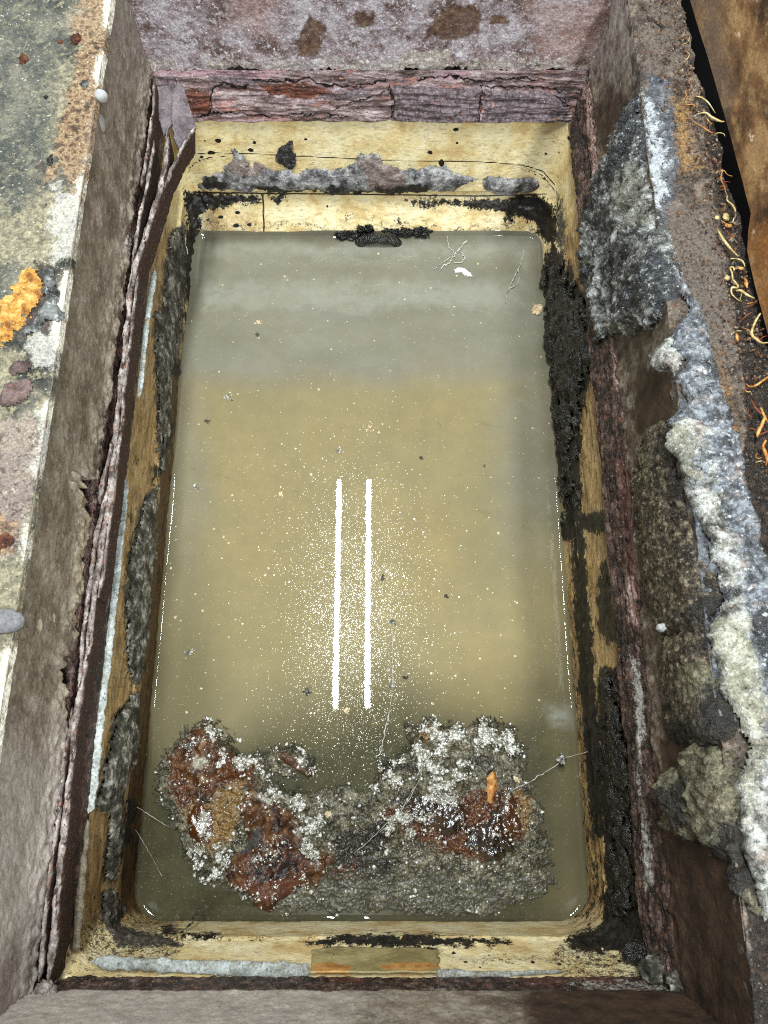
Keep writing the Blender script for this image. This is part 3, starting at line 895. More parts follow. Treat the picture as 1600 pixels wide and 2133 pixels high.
def a_right(P, X, v):
    return dict(red=mask(wob(P, X, 10), [[(1285, 960), (1300, 960), (1380, 1400), (1340, 1420)]], 14) * .8 + .25 * sstep(500, 900, X[..., 1]) * sstep(1500, 1100, X[..., 1]),
                pink=mask(wob(P, X, 8), [[(1215, 170), (1245, 175), (1262, 420), (1245, 430), (1225, 300)], [(1265, 700), (1290, 700), (1320, 860), (1300, 870)], [(1300, 1200), (1320, 1200), (1330, 1300), (1310, 1300)]], 8),
                pale=mask(wob(P, X, 10), [[(1312, 1360), (1338, 1380), (1346, 1500), (1335, 1600), (1352, 1700), (1366, 1850), (1342, 1850), (1328, 1650)], [(1350, 1410), (1372, 1400), (1380, 1450), (1362, 1470)], [(1300, 800), (1316, 820), (1330, 900), (1312, 900)]], 12) * .8,
                crack=lines(wob(P, X, 6, 90, 8), [([(1240, 178), (1252, 300), (1266, 430)], 2.2), ([(1290, 760), (1302, 830), (1316, 900), (1332, 960)], 3), ([(1334, 1000), (1346, 1130), (1354, 1210)], 2.5), ([(1354, 1200), (1366, 1330), (1396, 1560)], 2.2), ([(1222, 290), (1232, 380), (1240, 430)], 1.5), ([(1330, 1250), (1345, 1400)], 1.5)]))


def a_near(P, X, v):
    return dict(red=mask(wob(P, X, 10), [[(1090, 2030), (1300, 2030), (1290, 2050), (1090, 2050)], [(690, 2030), (760, 2030), (760, 2045), (690, 2045)]], 8), pink=np.zeros(v.shape), pale=.5 * mask(wob(P, X, 10), [[(880, 2050), (960, 2050), (950, 2070), (880, 2068)], [(1150, 2040), (1400, 2030), (1400, 2070), (1200, 2066)]], 12), crack=0 * v)


bar('fl', 'fr', MAT['rust_scaled'], 560, 90, 11, .003, a_far, .004, (8, 8, 70), fn=f_far)
bar('fr', 'nr', MAT['rust_dark'], 620, 50, 12, .002, a_right, .0045, (40, 9, 60), fn=lambda P, X, v: -.004 * lines(wob(P, X, 6, 90, 8), [([(1290, 760), (1302, 830), (1316, 900), (1332, 960)], 3), ([(1334, 1000), (1346, 1130), (1354, 1210), (1366, 1330), (1396, 1560)], 2.5)]) + .0035 * np.clip(.8 - cells(P, 130, 5)[0], 0, 1))
bar('nr', 'nl', MAT['rust_dark'], 420, 40, 13, -.002, a_near, .0012)
bar('nl', 'fl', MAT['rust_dark'], 620, 44, 14, .000, a_left, .0015, (30, 9, 40))


def sheet_strip(pts, z, tilt, depth, thick, seed, mat, name='scale_strip', lean=0.0):
    """a thin upright leaf of delaminated steel following plan positions pts ; only its ragged top edge shows"""
    C = np.array([at(x, y, z) for x, y in pts])
    n = max(60, int(np.linalg.norm(np.diff(C, axis=0), axis=1).sum() / .0022))
    t = np.linspace(0, 1, len(C)); tt = np.linspace(0, 1, n)
    C = np.stack([np.interp(tt, t, C[:, k]) for k in range(3)], 1)
    ker = np.ones(9) / 9
    for k in range(3):
        C[:, k] = np.convolve(np.pad(C[:, k], 4, mode='edge'), ker, 'valid')
    T = np.gradient(C, axis=0); T[:, 2] = 0; T /= np.linalg.norm(T, axis=1, keepdims=True)
    S = np.stack([T[:, 1], -T[:, 0], 0 * T[:, 0]], 1)
    w = thick * (.75 + .5 * np.clip(fbm(C, 30, 3, seed) + .3, -.4, 1.4)) * np.clip(np.minimum(tt, 1 - tt) * 18, .25, 1)
    C[:, :2] += (S * (fbm(C, 20, 3, seed + 9) * .0014)[:, None])[:, :2]
    w = w * (1 + .22 * fbm(C, 90, 3, seed + 3))
    C[:, 2] += fbm(C, 26, 4, seed + 1) * .005 + fbm(C, 160, 4, seed + 2) * .0018
    prof = [(-.5, -depth), (-.55, -depth * .5), (-.5, -.004), (-.38, -.0008), (-.1, 0), (.18, .0002), (.40, -.001), (.5, -.004), (.5, -depth * .5), (.45, -depth)]
    rows = []
    for a, dz in prof:
        rows.append(C + S * (a * w)[:, None] + np.array([0, 0, 1]) * dz - S * (tilt * dz))
    P = np.stack(rows, 1)
    P += S[:, None, :] * (fbm(P, 240, 4, seed + 4) * .0007)[..., None]
    P[..., 2] += fbm(P, 260, 3, seed + 5) * .0006
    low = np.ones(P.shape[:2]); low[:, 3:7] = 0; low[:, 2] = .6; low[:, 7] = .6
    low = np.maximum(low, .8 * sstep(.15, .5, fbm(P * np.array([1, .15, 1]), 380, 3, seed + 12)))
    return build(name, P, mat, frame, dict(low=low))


MAIN = [(278, 545), (268, 640), (260, 720), (250, 800), (243, 870), (234, 950), (224, 1050), (208, 1150), (194, 1250), (181, 1350), (165, 1450), (152, 1550), (134, 1700), (120, 1850), (108, 1980), (100, 2060)]
sheet_strip(MAIN, .226, .12, .045, .0075, 71, MAT['rust_sheet'])
sheet_strip([(350, 262), (345, 330), (332, 400), (312, 460), (296, 510), (282, 550), (276, 600)], .228, .1, .045, .0065, 72, MAT['rust_sheet'])
sheet_strip([(406, 258), (392, 285), (372, 322), (350, 365), (326, 420), (308, 470), (290, 530), (278, 590)], .222, .25, .048, .0055, 73, MAT['rust_sheet'])
sheet_strip([(322, 290), (312, 350), (300, 400), (290, 450), (278, 520), (270, 590), (262, 640)], .224, .1, .04, .0045, 74, MAT['rust_sheet'])
sheet_strip([(x + 10, y) for x, y in MAIN[:9]], .222, .12, .040, .0042, 79, MAT['rust_sheet'])
sheet_strip([(234, 918), (226, 950), (214, 1000), (204, 1050)], .232, .1, .04, .0045, 75, MAT['rust_sheet'])
sheet_strip([(226, 1010), (210, 1070), (198, 1120), (190, 1190), (180, 1260), (174, 1320), (168, 1390), (160, 1440)], .224, .1, .04, .0055, 76, MAT['rust_sheet'])
sheet_strip([(152, 1470), (142, 1530), (130, 1600), (121, 1680), (107, 1780), (96, 1880), (88, 1980), (80, 2050)], .227, .1, .04, .0042, 77, MAT['rust_sheet'])
sheet_strip([(322, 160), (318, 220), (312, 260), (303, 330), (292, 390)], .222, .05, .04, .004, 78, MAT['rust_sheet'])


def leaf(outline, z0, lean, seed, mat, name):
    """a broken sheet of scale: outline traced in plan, standing steeply, with thickness"""
    q = np.array([at(x, y, .21) for x, y in outline])
    c = q.mean(0)
    n = 60
    lo, hi = q.min(0), q.max(0)
    U, W = np.meshgrid(np.linspace(lo[0], hi[0], n), np.linspace(lo[1], hi[1], n), indexing='ij')
    P = np.stack([U, W, np.full(U.shape, .21)], -1)
    sd = sdpoly(P[..., :2], q[:, :2])
    P[..., 2] = z0 + (U - c[0]) * lean[0] + (W - c[1]) * lean[1] + fbm(P, 40, 4, seed) * .002
    keep = sd + fbm(P, 200, 3, seed + 1) * .0012 > 0
    o = build(name, P, mat, frame, dict(low=sstep(.004, 0, sd) * .4), keep)
    m = o.modifiers.new('t', 'SOLIDIFY'); m.thickness = .003; m.offset = -1
    return o


leaf([(375, 180), (386, 190), (394, 215), (402, 240), (408, 258), (398, 276), (384, 296), (373, 312), (364, 290), (360, 255), (364, 215)], .212, (-.45, .1), 81, MAT['rust_leaf'], 'scale_leaf')
leaf([(322, 150), (345, 158), (362, 168), (368, 200), (352, 240), (332, 260), (322, 220)], .206, (.1, .35), 82, MAT['rust_leaf'], 'scale_leaf')

# ================================================================== TANK
tank = empty('grease_tank', (-.03, .28, 0), 'cream plastic tank with black grime under the rusty frame, holding the murky water', 'tank')


def ring(c, z, r, n_side=(210, 330, 210, 330), nc=26):
    """rounded rectangle as points: far side, far-right corner, right side ..."""
    fl, fr, nr, nl = [np.array(c[k], float) for k in ('fl', 'fr', 'nr', 'nl')]
    cs = [fl, fr, nr, nl]
    out = []
    for k in range(4):
        a, b, d = cs[k], cs[(k + 1) % 4], cs[(k + 2) % 4]
        e = (b - a) / np.linalg.norm(b - a)
        g = (d - b) / np.linalg.norm(d - b)
        rr = r[k], r[(k + 1) % 4]
        s = np.linspace(0, 1, n_side[k], endpoint=False)[:, None]
        out.append((a + e * rr[0]) * (1 - s) + (b - e * rr[1]) * s)
        t = np.linspace(0, 1, nc, endpoint=False)[:, None]
        p0, p1, p2 = b - e * rr[1], b, b + g * rr[1]
        # circular-like corner: cubic with k=.55
        q0, q1 = p0 + (p1 - p0) * .55, p2 + (p1 - p2) * .55
        out.append(p0 * (1 - t) ** 3 + 3 * q0 * t * (1 - t) ** 2 + 3 * q1 * t * t * (1 - t) + p2 * t ** 3)
    o = np.vstack(out)
    o = np.vstack([o, o[:1]])
    return np.concatenate([o, np.full((len(o), 1), z)], 1)


def inset(c, d):
    return dict(fl=(c['fl'][0] + d, c['fl'][1] - d), fr=(c['fr'][0] - d, c['fr'][1] - d), nr=(c['nr'][0] - d, c['nr'][1] + d), nl=(c['nl'][0] + d, c['nl'][1] + d))


T0 = dict(fl=(-.297, .817), fr=(.2570, .817), nr=(.2575, -.2008), nl=(-.302, -.2008))
T1 = dict(fl=(-.2955, .790), fr=(.2465, .790), nr=(.2450, -.183), nl=(-.2955, -.183))
T2 = dict(fl=(-.2925, .759), fr=(.2405, .759), nr=(.2405, -.187), nl=(-.2945, -.187))
rT0, rT1, rT2 = (.02, .03, .02, .02), (.03, .045, .035, .03), (.022, .022, .035, .036)


def loft(rings, counts):
    rows = [rings[0][None]]
    for a, b, n in zip(rings[:-1], rings[1:], counts):
        for k in range(1, n + 1):
            rows.append((a + (b - a) * (k / n))[None])
    return np.concatenate(rows, 0).transpose(1, 0, 2)


R_out = ring(inset(T0, -.006), .176, rT0)
R0 = ring(T0, ZT, rT0)
R1a = ring(inset(T1, -.0015), ZL + .012, rT1)
R1b = ring(inset(T1, .0015), ZL + .002, rT1)
R1c = ring(inset(T1, -.0005), ZL - .002, rT1)
R1d = ring(inset(T1, -.0045), ZL - .003, rT1)
R1e = ring(inset(T1, -.004), ZL - .012, rT1)
R2 = ring(T2, 0.0, rT2)
R3 = ring(inset(T2, .004), -.07, rT2)
P = loft([R_out, R0, R1a, R1b, R1c, R1d, R1e, R2, R3], [4, 52, 6, 4, 4, 5, 34, 6, 6][:8])
tt_ = np.clip(P[..., 2] / ZL, 0, 1) * np.clip((ZT - P[..., 2]) / (ZT - ZL), 0, 1)
P[..., 2] += .045 * tt_ * sstep(-.14, -.178, P[..., 1]) + .017 * sstep(ZL, ZT, P[..., 2]) * sstep(-.150, -.190, P[..., 1])
nrm = normals(P)
# orient into the tank
cen = np.array([-.03, .28, .1])
sg = np.sign(((cen - P) * nrm).sum(-1, keepdims=True)); nrm = nrm * sg
X = survey(P)
Xw = wob(P, X, 7, 60)
TAR = [
    [(386, 398), (400, 400), (545, 404), (545, 424), (500, 426), (470, 432), (432, 424), (415, 440), (400, 455), (388, 475)],
    [(555, 408), (600, 402), (598, 418), (575, 424)],
    [(850, 420), (900, 412), (1040, 412), (1120, 404), (1152, 430), (1160, 500), (1140, 508), (1128, 470), (1118, 452), (1075, 450), (1060, 462), (1040, 440), (1000, 436), (950, 430), (880, 430)],
    [(385, 470), (412, 455), (408, 560), (395, 680), (385, 700), (380, 560)],
    [(1150, 495), (1178, 540), (1195, 585), (1232, 640), (1250, 740), (1228, 800), (1210, 880), (1212, 1000), (1206, 1090), (1185, 1090), (1168, 1000), (1150, 880), (1136, 720), (1130, 560)],
    [(1195, 1075), (1260, 1062), (1300, 1090), (1262, 1112), (1215, 1104)],
    [(1200, 1090), (1214, 1090), (1232, 1320), (1262, 1720), (1250, 1740), (1234, 1620), (1215, 1350)],
    [(1252, 1172), (1292, 1160), (1300, 1330), (1270, 1340), (1245, 1300)],
    [(1252, 1392), (1304, 1386), (1322, 1600), (1336, 1760), (1345, 1900), (1300, 1930), (1262, 1930), (1268, 1760), (1250, 1600)],
    [(1160, 1080), (1185, 1090), (1190, 1120), (1170, 1125)],
    [(620, 1958), (700, 1950), (800, 1946), (930, 1950), (1065, 1958), (1062, 1972), (930, 1974), (800, 1978), (640, 1970)],
    [(1180, 1956), (1225, 1945), (1290, 1915), (1335, 1880), (1348, 1930), (1330, 1985), (1280, 1975), (1230, 1980), (1190, 1975)],
    [(370, 1940), (460, 1945), (450, 1958), (380, 1955)],
    ell(352, 1985 - 40, 16, 8), [(880, 1975), (920, 1975), (915, 1998), (890, 1992)],
    ell(365, 768, 6, 12), ell(345, 900, 10, 24), ell(318, 990, 8, 20), ell(282, 960, 5, 9), ell(270, 1080, 4, 8), ell(262, 1230, 4, 9), ell(268, 1690, 9, 18), ell(258, 1740, 9, 16), ell(340, 760, 4, 8),
]
SPK = [ell(455, 293, 7, 5), ell(427, 293, 3, 2), ell(530, 297, 4, 4), ell(522, 313, 7, 4), ell(441, 318, 9, 4), ell(420, 327, 4, 3), ell(637, 290, 4, 3), ell(896, 318, 6, 4), ell(950, 270, 6, 4), ell(952, 298, 4, 3), ell(1185, 288, 4, 5), ell(1137, 320, 3, 3), ell(1152, 295, 2, 2), ell(1165, 318, 2, 3), ell(920, 340, 6, 8), ell(682, 430, 3, 3), ell(460, 452, 6, 4), ell(495, 443, 6, 4), ell(520, 468, 5, 4), ell(492, 470, 7, 4), ell(1210, 880, 3, 4), ell(1245, 765, 2, 3), ell(1217, 845, 3, 4), ell(1110, 2005, 5, 3), ell(1165, 2008, 5, 3), ell(1205, 1995, 4, 3), ell(1060, 1998, 3, 2), ell(970, 2004, 5, 3), ell(1290, 2003, 4, 3), ell(1020, 1990, 3, 2), ell(1245, 2010, 3, 3), ell(945, 1985, 4, 3), ell(1000, 2015, 4, 2)]
GRM = [
    [(350, 490), (380, 465), (388, 520), (380, 640), (374, 700), (356, 800), (352, 900), (344, 980), (326, 990), (328, 905), (322, 780), (318, 660), (334, 640)],
    [(296, 1045), (328, 1005), (326, 1120), (308, 1300), (298, 1400), (280, 1440), (268, 1400), (256, 1250), (266, 1150)],
    [(238, 1490), (285, 1435), (286, 1560), (256, 1640), (252, 1760), (238, 1840), (212, 1830), (226, 1700), (205, 1650)],
    [(206, 1860), (238, 1850), (250, 1930), (360, 1955), (380, 1972), (250, 1975), (214, 1930)],
    [(1130, 560), (1150, 520), (1160, 640), (1140, 700)], [(1165, 400), (1180, 470), (1175, 560), (1160, 480)],
]
vz = P[..., 2]
side = np.minimum(sstep(395, 350, X[..., 0]) + sstep(1140, 1190, X[..., 0]), 1) * sstep(380, 520, X[..., 1])
rowmid = sstep(600, 1000, X[..., 1])
tn = dict(
    tan=side * (.74 - .1 * rowmid) * sstep(2000, 1900, X[..., 1]) + .5 * sstep(.05, .0, vz) * (1 - side) * .7 + mask(Xw, [[(700, 340), (900, 330), (900, 360), (720, 370)], [(400, 420), (540, 430), (540, 480), (420, 480)]], 25) * .3,
    brown=np.clip(sstep(.052, .030, vz) * sstep(1100, 1000, X[..., 0]) * sstep(390, 350, X[..., 0]) * .75 + mask(Xw, [[(383, 470), (412, 470), (410, 600), (385, 900), (365, 900)]], 12) * .6 + side * sstep(1150, 1200, X[..., 0]) * sstep(.05, .03, vz) * .45 + mask(Xw, [[(284, 1560), (310, 1560), (290, 1880), (256, 1880), (262, 1700)]], 10), 0, 1) * sstep(1950, 1880, X[..., 1]),
    grime=mask(Xw, GRM, 14), moss=mask(Xw, [GRM[0], GRM[1], [(1170, 480), (1200, 560), (1230, 640), (1190, 620)], [(1290, 1500), (1330, 1500), (1345, 1850), (1318, 1880)]], 12) * .55,
    flecks=np.clip(.36 * side + .42 * mask(Xw, [[(430, 445), (640, 440), (720, 465), (700, 490), (420, 490)], [(930, 460), (1090, 445), (1130, 500), (940, 495)], [(160, 1930), (620, 1930), (620, 1975), (200, 1990)], [(920, 1980), (1340, 1960), (1340, 2030), (920, 2020)]], 25) + .30 * mask(Xw, [[(410, 300), (1180, 300), (1190, 395), (400, 395)]], 40), 0, .45),
    tar=np.clip(mask(Xw, TAR, 14) * .9 + .36 * mask(Xw, [[(405, 462), (700, 466), (900, 462), (1135, 468), (1135, 496), (405, 496)], [(700, 440), (900, 440), (920, 490), (690, 490)], [(395, 400), (470, 410), (440, 490), (395, 490)], [(1090, 420), (1160, 420), (1160, 500), (1090, 490)], [(620, 372), (900, 372), (900, 404), (620, 404)]], 16) + side * sstep(1100, 1000, X[..., 0]) * (.30 * sstep(.10, .02, vz)) + side * sstep(1150, 1200, X[..., 0]) * (.20 + .22 * sstep(.07, .03, vz)) * (1 - .9 * mask(Xw, [[(1214, 770), (1240, 745), (1262, 900), (1270, 1070), (1235, 1085), (1214, 1060)], [(1216, 1110), (1290, 1100), (1280, 1170), (1245, 1180), (1240, 1300), (1225, 1300)], [(1250, 1330), (1300, 1330), (1305, 1390), (1255, 1395)]], 14)), 0, 1), specks=mask(X, SPK, 1.6),
    line=lines(X, [([(548, 405), (550, 482)], 1.9), ([(404, 322), (440, 318), (560, 322), (800, 334), (1000, 337), (1090, 344), (1130, 356), (1156, 385)], 1.2), ([(390, 362), (405, 340), (440, 328)], .9), ([(392, 350), (420, 330), (470, 325)], .6), ([(1095, 350), (1130, 365), (1160, 400), (1165, 440)], .8), ([(1100, 356), (1140, 376), (1170, 420)], .6), ([(1222, 800), (1232, 900), (1245, 1000)], .5), ([(405, 400), (700, 404), (1000, 408), (1140, 404)], 1.6)]))
D = fbm(P, 40, 4, 91) * .0008 + tn['tar'] * (.0018 + .0035 * np.clip(fbm(P, 110, 4, 92), -.3, 1)) + tn['grime'] * (.001 + .003 * np.clip(fbm(P, 140, 4, 93), -.3, 1))
P = P + nrm * (D * sstep(-.03, .004, vz))[..., None]
build('shell', P, MAT['tank'], tank, tn)

# sealant beads between frame and tank
def bead(pts, z, w0, w1, seed, dirty):
    C = np.array([at(x, y, z) for x, y in pts]) + np.array([.0015 if pts[0][1] < 1990 else 0, .003 if pts[0][1] > 1990 else 0, .001])
    n = 260
    t = np.linspace(0, 1, len(C)); tt = np.linspace(0, 1, n)
    C = np.stack([np.interp(tt, t, C[:, k]) for k in range(3)], 1)
    T = np.gradient(C, axis=0); T[:, 2] = 0; T /= np.linalg.norm(T, axis=1, keepdims=True)
    S = np.stack([-T[:, 1], T[:, 0], 0 * T[:, 0]], 1)
    w = 1.35 * np.interp(tt, [0, 1], [w0, w1]) * (1 + .4 * fbm(C, 90, 4, seed)) * np.clip(np.minimum(tt, 1 - tt) * 25, .1, 1)
    ang = np.linspace(math.pi * 1.15, -math.pi * .15, 9)
    P = np.stack([C + S * (np.cos(a) * w * .5)[:, None] + np.array([0, 0, 1]) * (np.sin(a) * np.minimum(w * .22, .0018))[:, None] for a in ang], 1)
    P += fbm(P, 150, 3, seed + 1)[..., None] * np.array([.0006, .0006, .0008])
    return build('sealant_bead', P, MAT['sealant'], tank, dict(dirty=np.full(P.shape[:2], dirty)), flip=False)


bead([(321, 562), (312, 620), (302, 690), (293, 780), (287, 830)], ZT, .0058, .0045, 101, .2)
bead([(259, 992), (254, 1060), (243, 1160), (233, 1250), (221, 1350), (210, 1440), (199, 1530), (186, 1640), (176, 1700)], ZT, .0065, .0115, 102, .1)
bead([(174, 1700), (168, 1800), (160, 1900), (152, 1985)], ZT, .0085, .0075, 103, .75)
bead([(188, 2010), (300, 2016), (450, 2023), (560, 2027), (650, 2030)], ZT + .013, .008, .0105, 104, .38)
bead([(905, 2034), (980, 2038), (1060, 2036), (1180, 2030)], ZT + .013, .007, .002, 105, .5)
# adhesive patch stuck on the near wall
q = [at(650, 2036, ZT + .002), at(910, 2036, ZT + .002), at(905, 1980, .10), at(656, 1982, .10)]
q[0][1] = q[1][1] = -.1985; q[2][1] = q[3][1] = -.1895; q[0][2] = q[1][2] = .188; q[2][2] = q[3][2] = .138
Pp = bilerp(q[0], q[1], q[2], q[3], 90, 36)
Pp[..., 1] += .0035 + fbm(Pp, 60, 4, 107) * .001
Pp[:, -6:, 2] += (fbm(Pp[:, -1], 60, 4, 108) * .010)[:, None] * np.linspace(.1, 1, 6)[None]
Pp[0, :, 0] += fbm(Pp[0], 120, 3, 109) * .004
Pp[-1, :, 0] += fbm(Pp[-1], 120, 3, 110) * .004
Xp_ = survey(Pp)
tp = build('patch', Pp, MAT['tape'], tank, dict(rusty=mask(wob(Pp, Xp_, 6), [ell(690, 2018, 40, 12), ell(860, 2016, 60, 9)], 8)))
m_ = tp.modifiers.new('t', 'SOLIDIFY'); m_.thickness = .002; m_.offset = 0

# outlet mouth half under water at the far side
pc = at(788, 500, 0.0)
th = np.linspace(0, 2 * math.pi, 90)
rr_ = np.linspace(0, 2 * math.pi, 16)
R_, r_ = .036, .0065
P = np.stack([np.stack([pc[0] + (R_ + r_ * math.cos(b)) * np.cos(th) * 1.05, np.full(th.shape, pc[1] - .004 + 1.4 * r_ * math.sin(b)), -.0245 + (R_ + r_ * math.cos(b)) * np.sin(th)], 1) for b in rr_], 1)
P += (fbm(P, 120, 4, 111) * .002)[..., None] * np.array([1, .6, 1])
build('outlet_rim', P, MAT['tar'], tank)

# ================================================================== WATER
WL = ring(inset(T2, -.0015), 0.0, (.022, .022, .035, .036))[:-1, :2]


def water_attrs(P, X):
    n1 = fbm(P, 7, 4, 121)
    n2 = fbm(P, 14, 4, 122)
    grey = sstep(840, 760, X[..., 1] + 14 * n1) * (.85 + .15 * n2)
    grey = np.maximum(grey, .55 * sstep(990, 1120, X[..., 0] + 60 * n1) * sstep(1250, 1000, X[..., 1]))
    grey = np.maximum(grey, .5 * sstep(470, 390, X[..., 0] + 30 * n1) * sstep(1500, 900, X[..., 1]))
    olive = sstep(1360, 1620, X[..., 1] + 70 * n1 + 45 * sstep(650, 900, X[..., 0]) - 60 * sstep(900, 350, X[..., 0]))  # near end: dark sludge murk plus an onlooker's shadow, put into the colour
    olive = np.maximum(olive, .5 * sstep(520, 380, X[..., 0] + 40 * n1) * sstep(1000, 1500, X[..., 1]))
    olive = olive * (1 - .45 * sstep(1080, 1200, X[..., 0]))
    milk_and_reflection = np.clip(mask(wob(P, X, 20), [[(430, 590), (1080, 585), (1090, 640), (420, 640)], [(420, 500), (1110, 500), (1110, 530), (420, 530)]], 12), 0, 1) * .4 + .8 * mask(wob(P, X, 12), [[(1130, 1470), (1190, 1470), (1195, 1510), (1150, 1505)], ell(880, 1720, 60, 30)], 14)  # far bands paint in the pit wall's reflection; near patches are just pale
    # soft shade along the tank sides is put into the water colour
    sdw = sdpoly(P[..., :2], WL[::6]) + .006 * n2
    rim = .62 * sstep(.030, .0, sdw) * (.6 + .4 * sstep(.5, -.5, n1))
    gold = mask(X + np.stack([n1, n2], -1) * 40, [ell(620, 890, 150, 70), ell(930, 860, 110, 80), ell(1000, 1420, 80, 60), ell(560, 1150, 110, 240), ell(900, 1100, 90, 200)], 80) * .5
    return dict(grey=grey, olive=olive, milk_and_reflection=milk_and_reflection, rim=rim, gold=gold)


wl = ring(inset(T2, -.0015), 0.0, rT2)[:-1, :2]
nu, nv = 230, 380
P = bilerp((-.300, -.195, 0), (.248, -.195, 0), (.248, .768, 0), (-.300, .768, 0), nu, nv)
sd = sdpoly(P[..., :2], wl[::6])
X = survey(P)
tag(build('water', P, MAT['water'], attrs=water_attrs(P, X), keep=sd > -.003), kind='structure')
# meniscus creeping up the tank wall
rs = []
for d, z in ((.0065, .00012), (.0045, .00025), (.003, .0006), (.0018, .0013), (.0008, .0024), (-.0006, .0042), (-.003, .006)):
    rs.append(ring(inset(T2, d), z, rT2))
P = np.stack(rs, 1)
wv = 1 + .5 * fbm(P[:, 0], 12, 3, 125)
P[..., 2] *= np.clip(wv, .3, 1.6)[:, None]
X = survey(P)
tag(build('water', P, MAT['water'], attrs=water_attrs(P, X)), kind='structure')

# ================================================================== CRUSTS ON THE WALLS
def crust(name, P, N, poly, thick, mat, label, cat, seed, group=None, soft=10, amp=12, ws=50, lumps=(90, .5), wr=(30, .4), attrs=None, holes=(), parent=None, hang=0.0, wdir=None, gaps=0.0):
    """a crust that grows out of the surface P along N inside an outline; thin at its ragged rim"""
    X = survey(P)
    Xw = wob(P, X, amp, ws, seed)
    sd = np.full(P.shape[:2], -1e9)
    for pl in poly: sd = np.maximum(sd, sdpoly(Xw, pl))
    for h_ in holes: sd = np.minimum(sd, -sdpoly(Xw, h_))
    sd = sd + (fbm(P, (60, 34, 60), 4, seed + 11) - .25) * gaps + fbm(P, 150, 4, seed + 6) * soft * .55 + fbm(P, 420, 3, seed + 7) * soft * .25
    keep = sd > 0
    c, _ = cells(P, lumps[0], seed)
    c2, _ = cells(P, lumps[0] * 2.3, seed + 1)
    if wdir is None:
        w = fbm(P, wr[0], 4, seed + 2)
    else:
        D3 = np.stack([P[..., 1] * wdir[0] + P[..., 2] * wdir[1], P[..., 2] * wdir[0] - P[..., 1] * wdir[1], P[..., 0] * .4], -1)
        w = 2.2 * ridged(D3 + fbm(P, 18, 3, seed + 4)[..., None] * .012, (11, 34, 20), 3, seed + 2) - 1.7
    prof = np.clip(sd / (soft * 2.2), 0, 1) ** .55
    t = thick * prof * np.clip(1 + .45 * wr[1] * w, .25, 1.9) + prof * lumps[1] * .0032 * (np.clip(.9 - c, 0, 1) + .45 * np.clip(.85 - c2, 0, 1))
    Q = P + N * t[..., None] + np.array([0, 0, -1.0]) * (hang * t)[..., None]
    a = attrs(Q, Xw, sd, t) if attrs else {}
    o = build(name, Q, mat, parent, a, keep)
    return tag(o, label, cat, group)


# far wall of the tank near the ledge
def tank_far(nu, nv, z0, z1, x0=-.285, x1=.235):
    x = np.linspace(x0, x1, nu)[:, None] * np.ones((1, nv))
    z = np.linspace(z1, z0, nv)[None, :] * np.ones((nu, 1))
    y = np.interp(z, [0, ZL - .003, ZL, ZL + .012, ZT], [.759, .788, .7885, .7915, .817])
    P = np.stack([x, y - .0005, z], -1)
    return P, np.stack([0 * x, -.85 + 0 * x, .5 + 0 * x], -1)


P, N = tank_far(420, 90, ZL - .004, .16)
crust('grease_crust', P, N, [[(408, 394), (420, 372), (445, 358), (470, 352), (484, 330), (478, 316), (490, 308), (510, 325), (522, 345), (540, 338), (562, 346), (590, 352), (620, 358), (660, 346), (700, 352), (740, 332), (752, 316), (785, 318), (805, 338), (830, 352), (870, 350), (900, 345), (930, 350), (960, 362), (1000, 372), (975, 382), (950, 398), (880, 396), (800, 404), (700, 400), (600, 402), (520, 396), (450, 392)]],
      .007, MAT['grease_ash'], 'long ashen grease crust along the cream ledge under the far rusty bar', 'grease', 131, soft=7, amp=9, lumps=(110, .5),
      attrs=lambda Q, X, sd, t: dict(black=np.clip(sstep(392, 400, X[..., 1]) + mask(X, [ell(445, 378, 30, 12), ell(560, 392, 30, 8), [(780, 380), (890, 380), (890, 405), (780, 410)], ell(700, 390, 18, 6)], 8), 0, 1), brownish=mask(X, [[(740, 320), (830, 330), (850, 380), (770, 390)], ell(520, 345, 40, 20)], 16)))
crust('grease_crust', P, N, [[(1005, 372), (1020, 364), (1050, 368), (1080, 372), (1120, 366), (1136, 380), (1140, 400), (1125, 404), (1090, 398), (1060, 408), (1020, 402), (1008, 392)]],
      .005, MAT['grease_ash'], 'small pale grey crust at the corner end of the cream ledge', 'grease', 132, soft=6, amp=6,
      attrs=lambda Q, X, sd, t: dict(black=0 * sd, brownish=0 * sd))
crust('grease_flake', P, N, [[(575, 320), (582, 308), (592, 302), (600, 292), (610, 290), (610, 312), (620, 325), (620, 345), (606, 356), (596, 352), (582, 340), (574, 334)]],
      .004, MAT['grease_ash'], 'dark grey leaf-shaped flake alone on the cream wall above the long crust', 'grease', 133, soft=5, amp=4,
      attrs=lambda Q, X, sd, t: dict(black=np.full(sd.shape, .62), brownish=0 * sd))
# small twig and black bead on the ledge crust
a_, b_ = at(742, 305, .105), at(778, 320, .098)
tag(tubeobj('twig', [([a_ + (0, -.012, .0), (a_ + b_) / 2 + (0, -.013, .001), b_ + (0, -.012, 0)], [.0012, .002, .0015])], MAT['tar']), 'short black twig stuck on the long ledge crust beside a bead', 'twig')


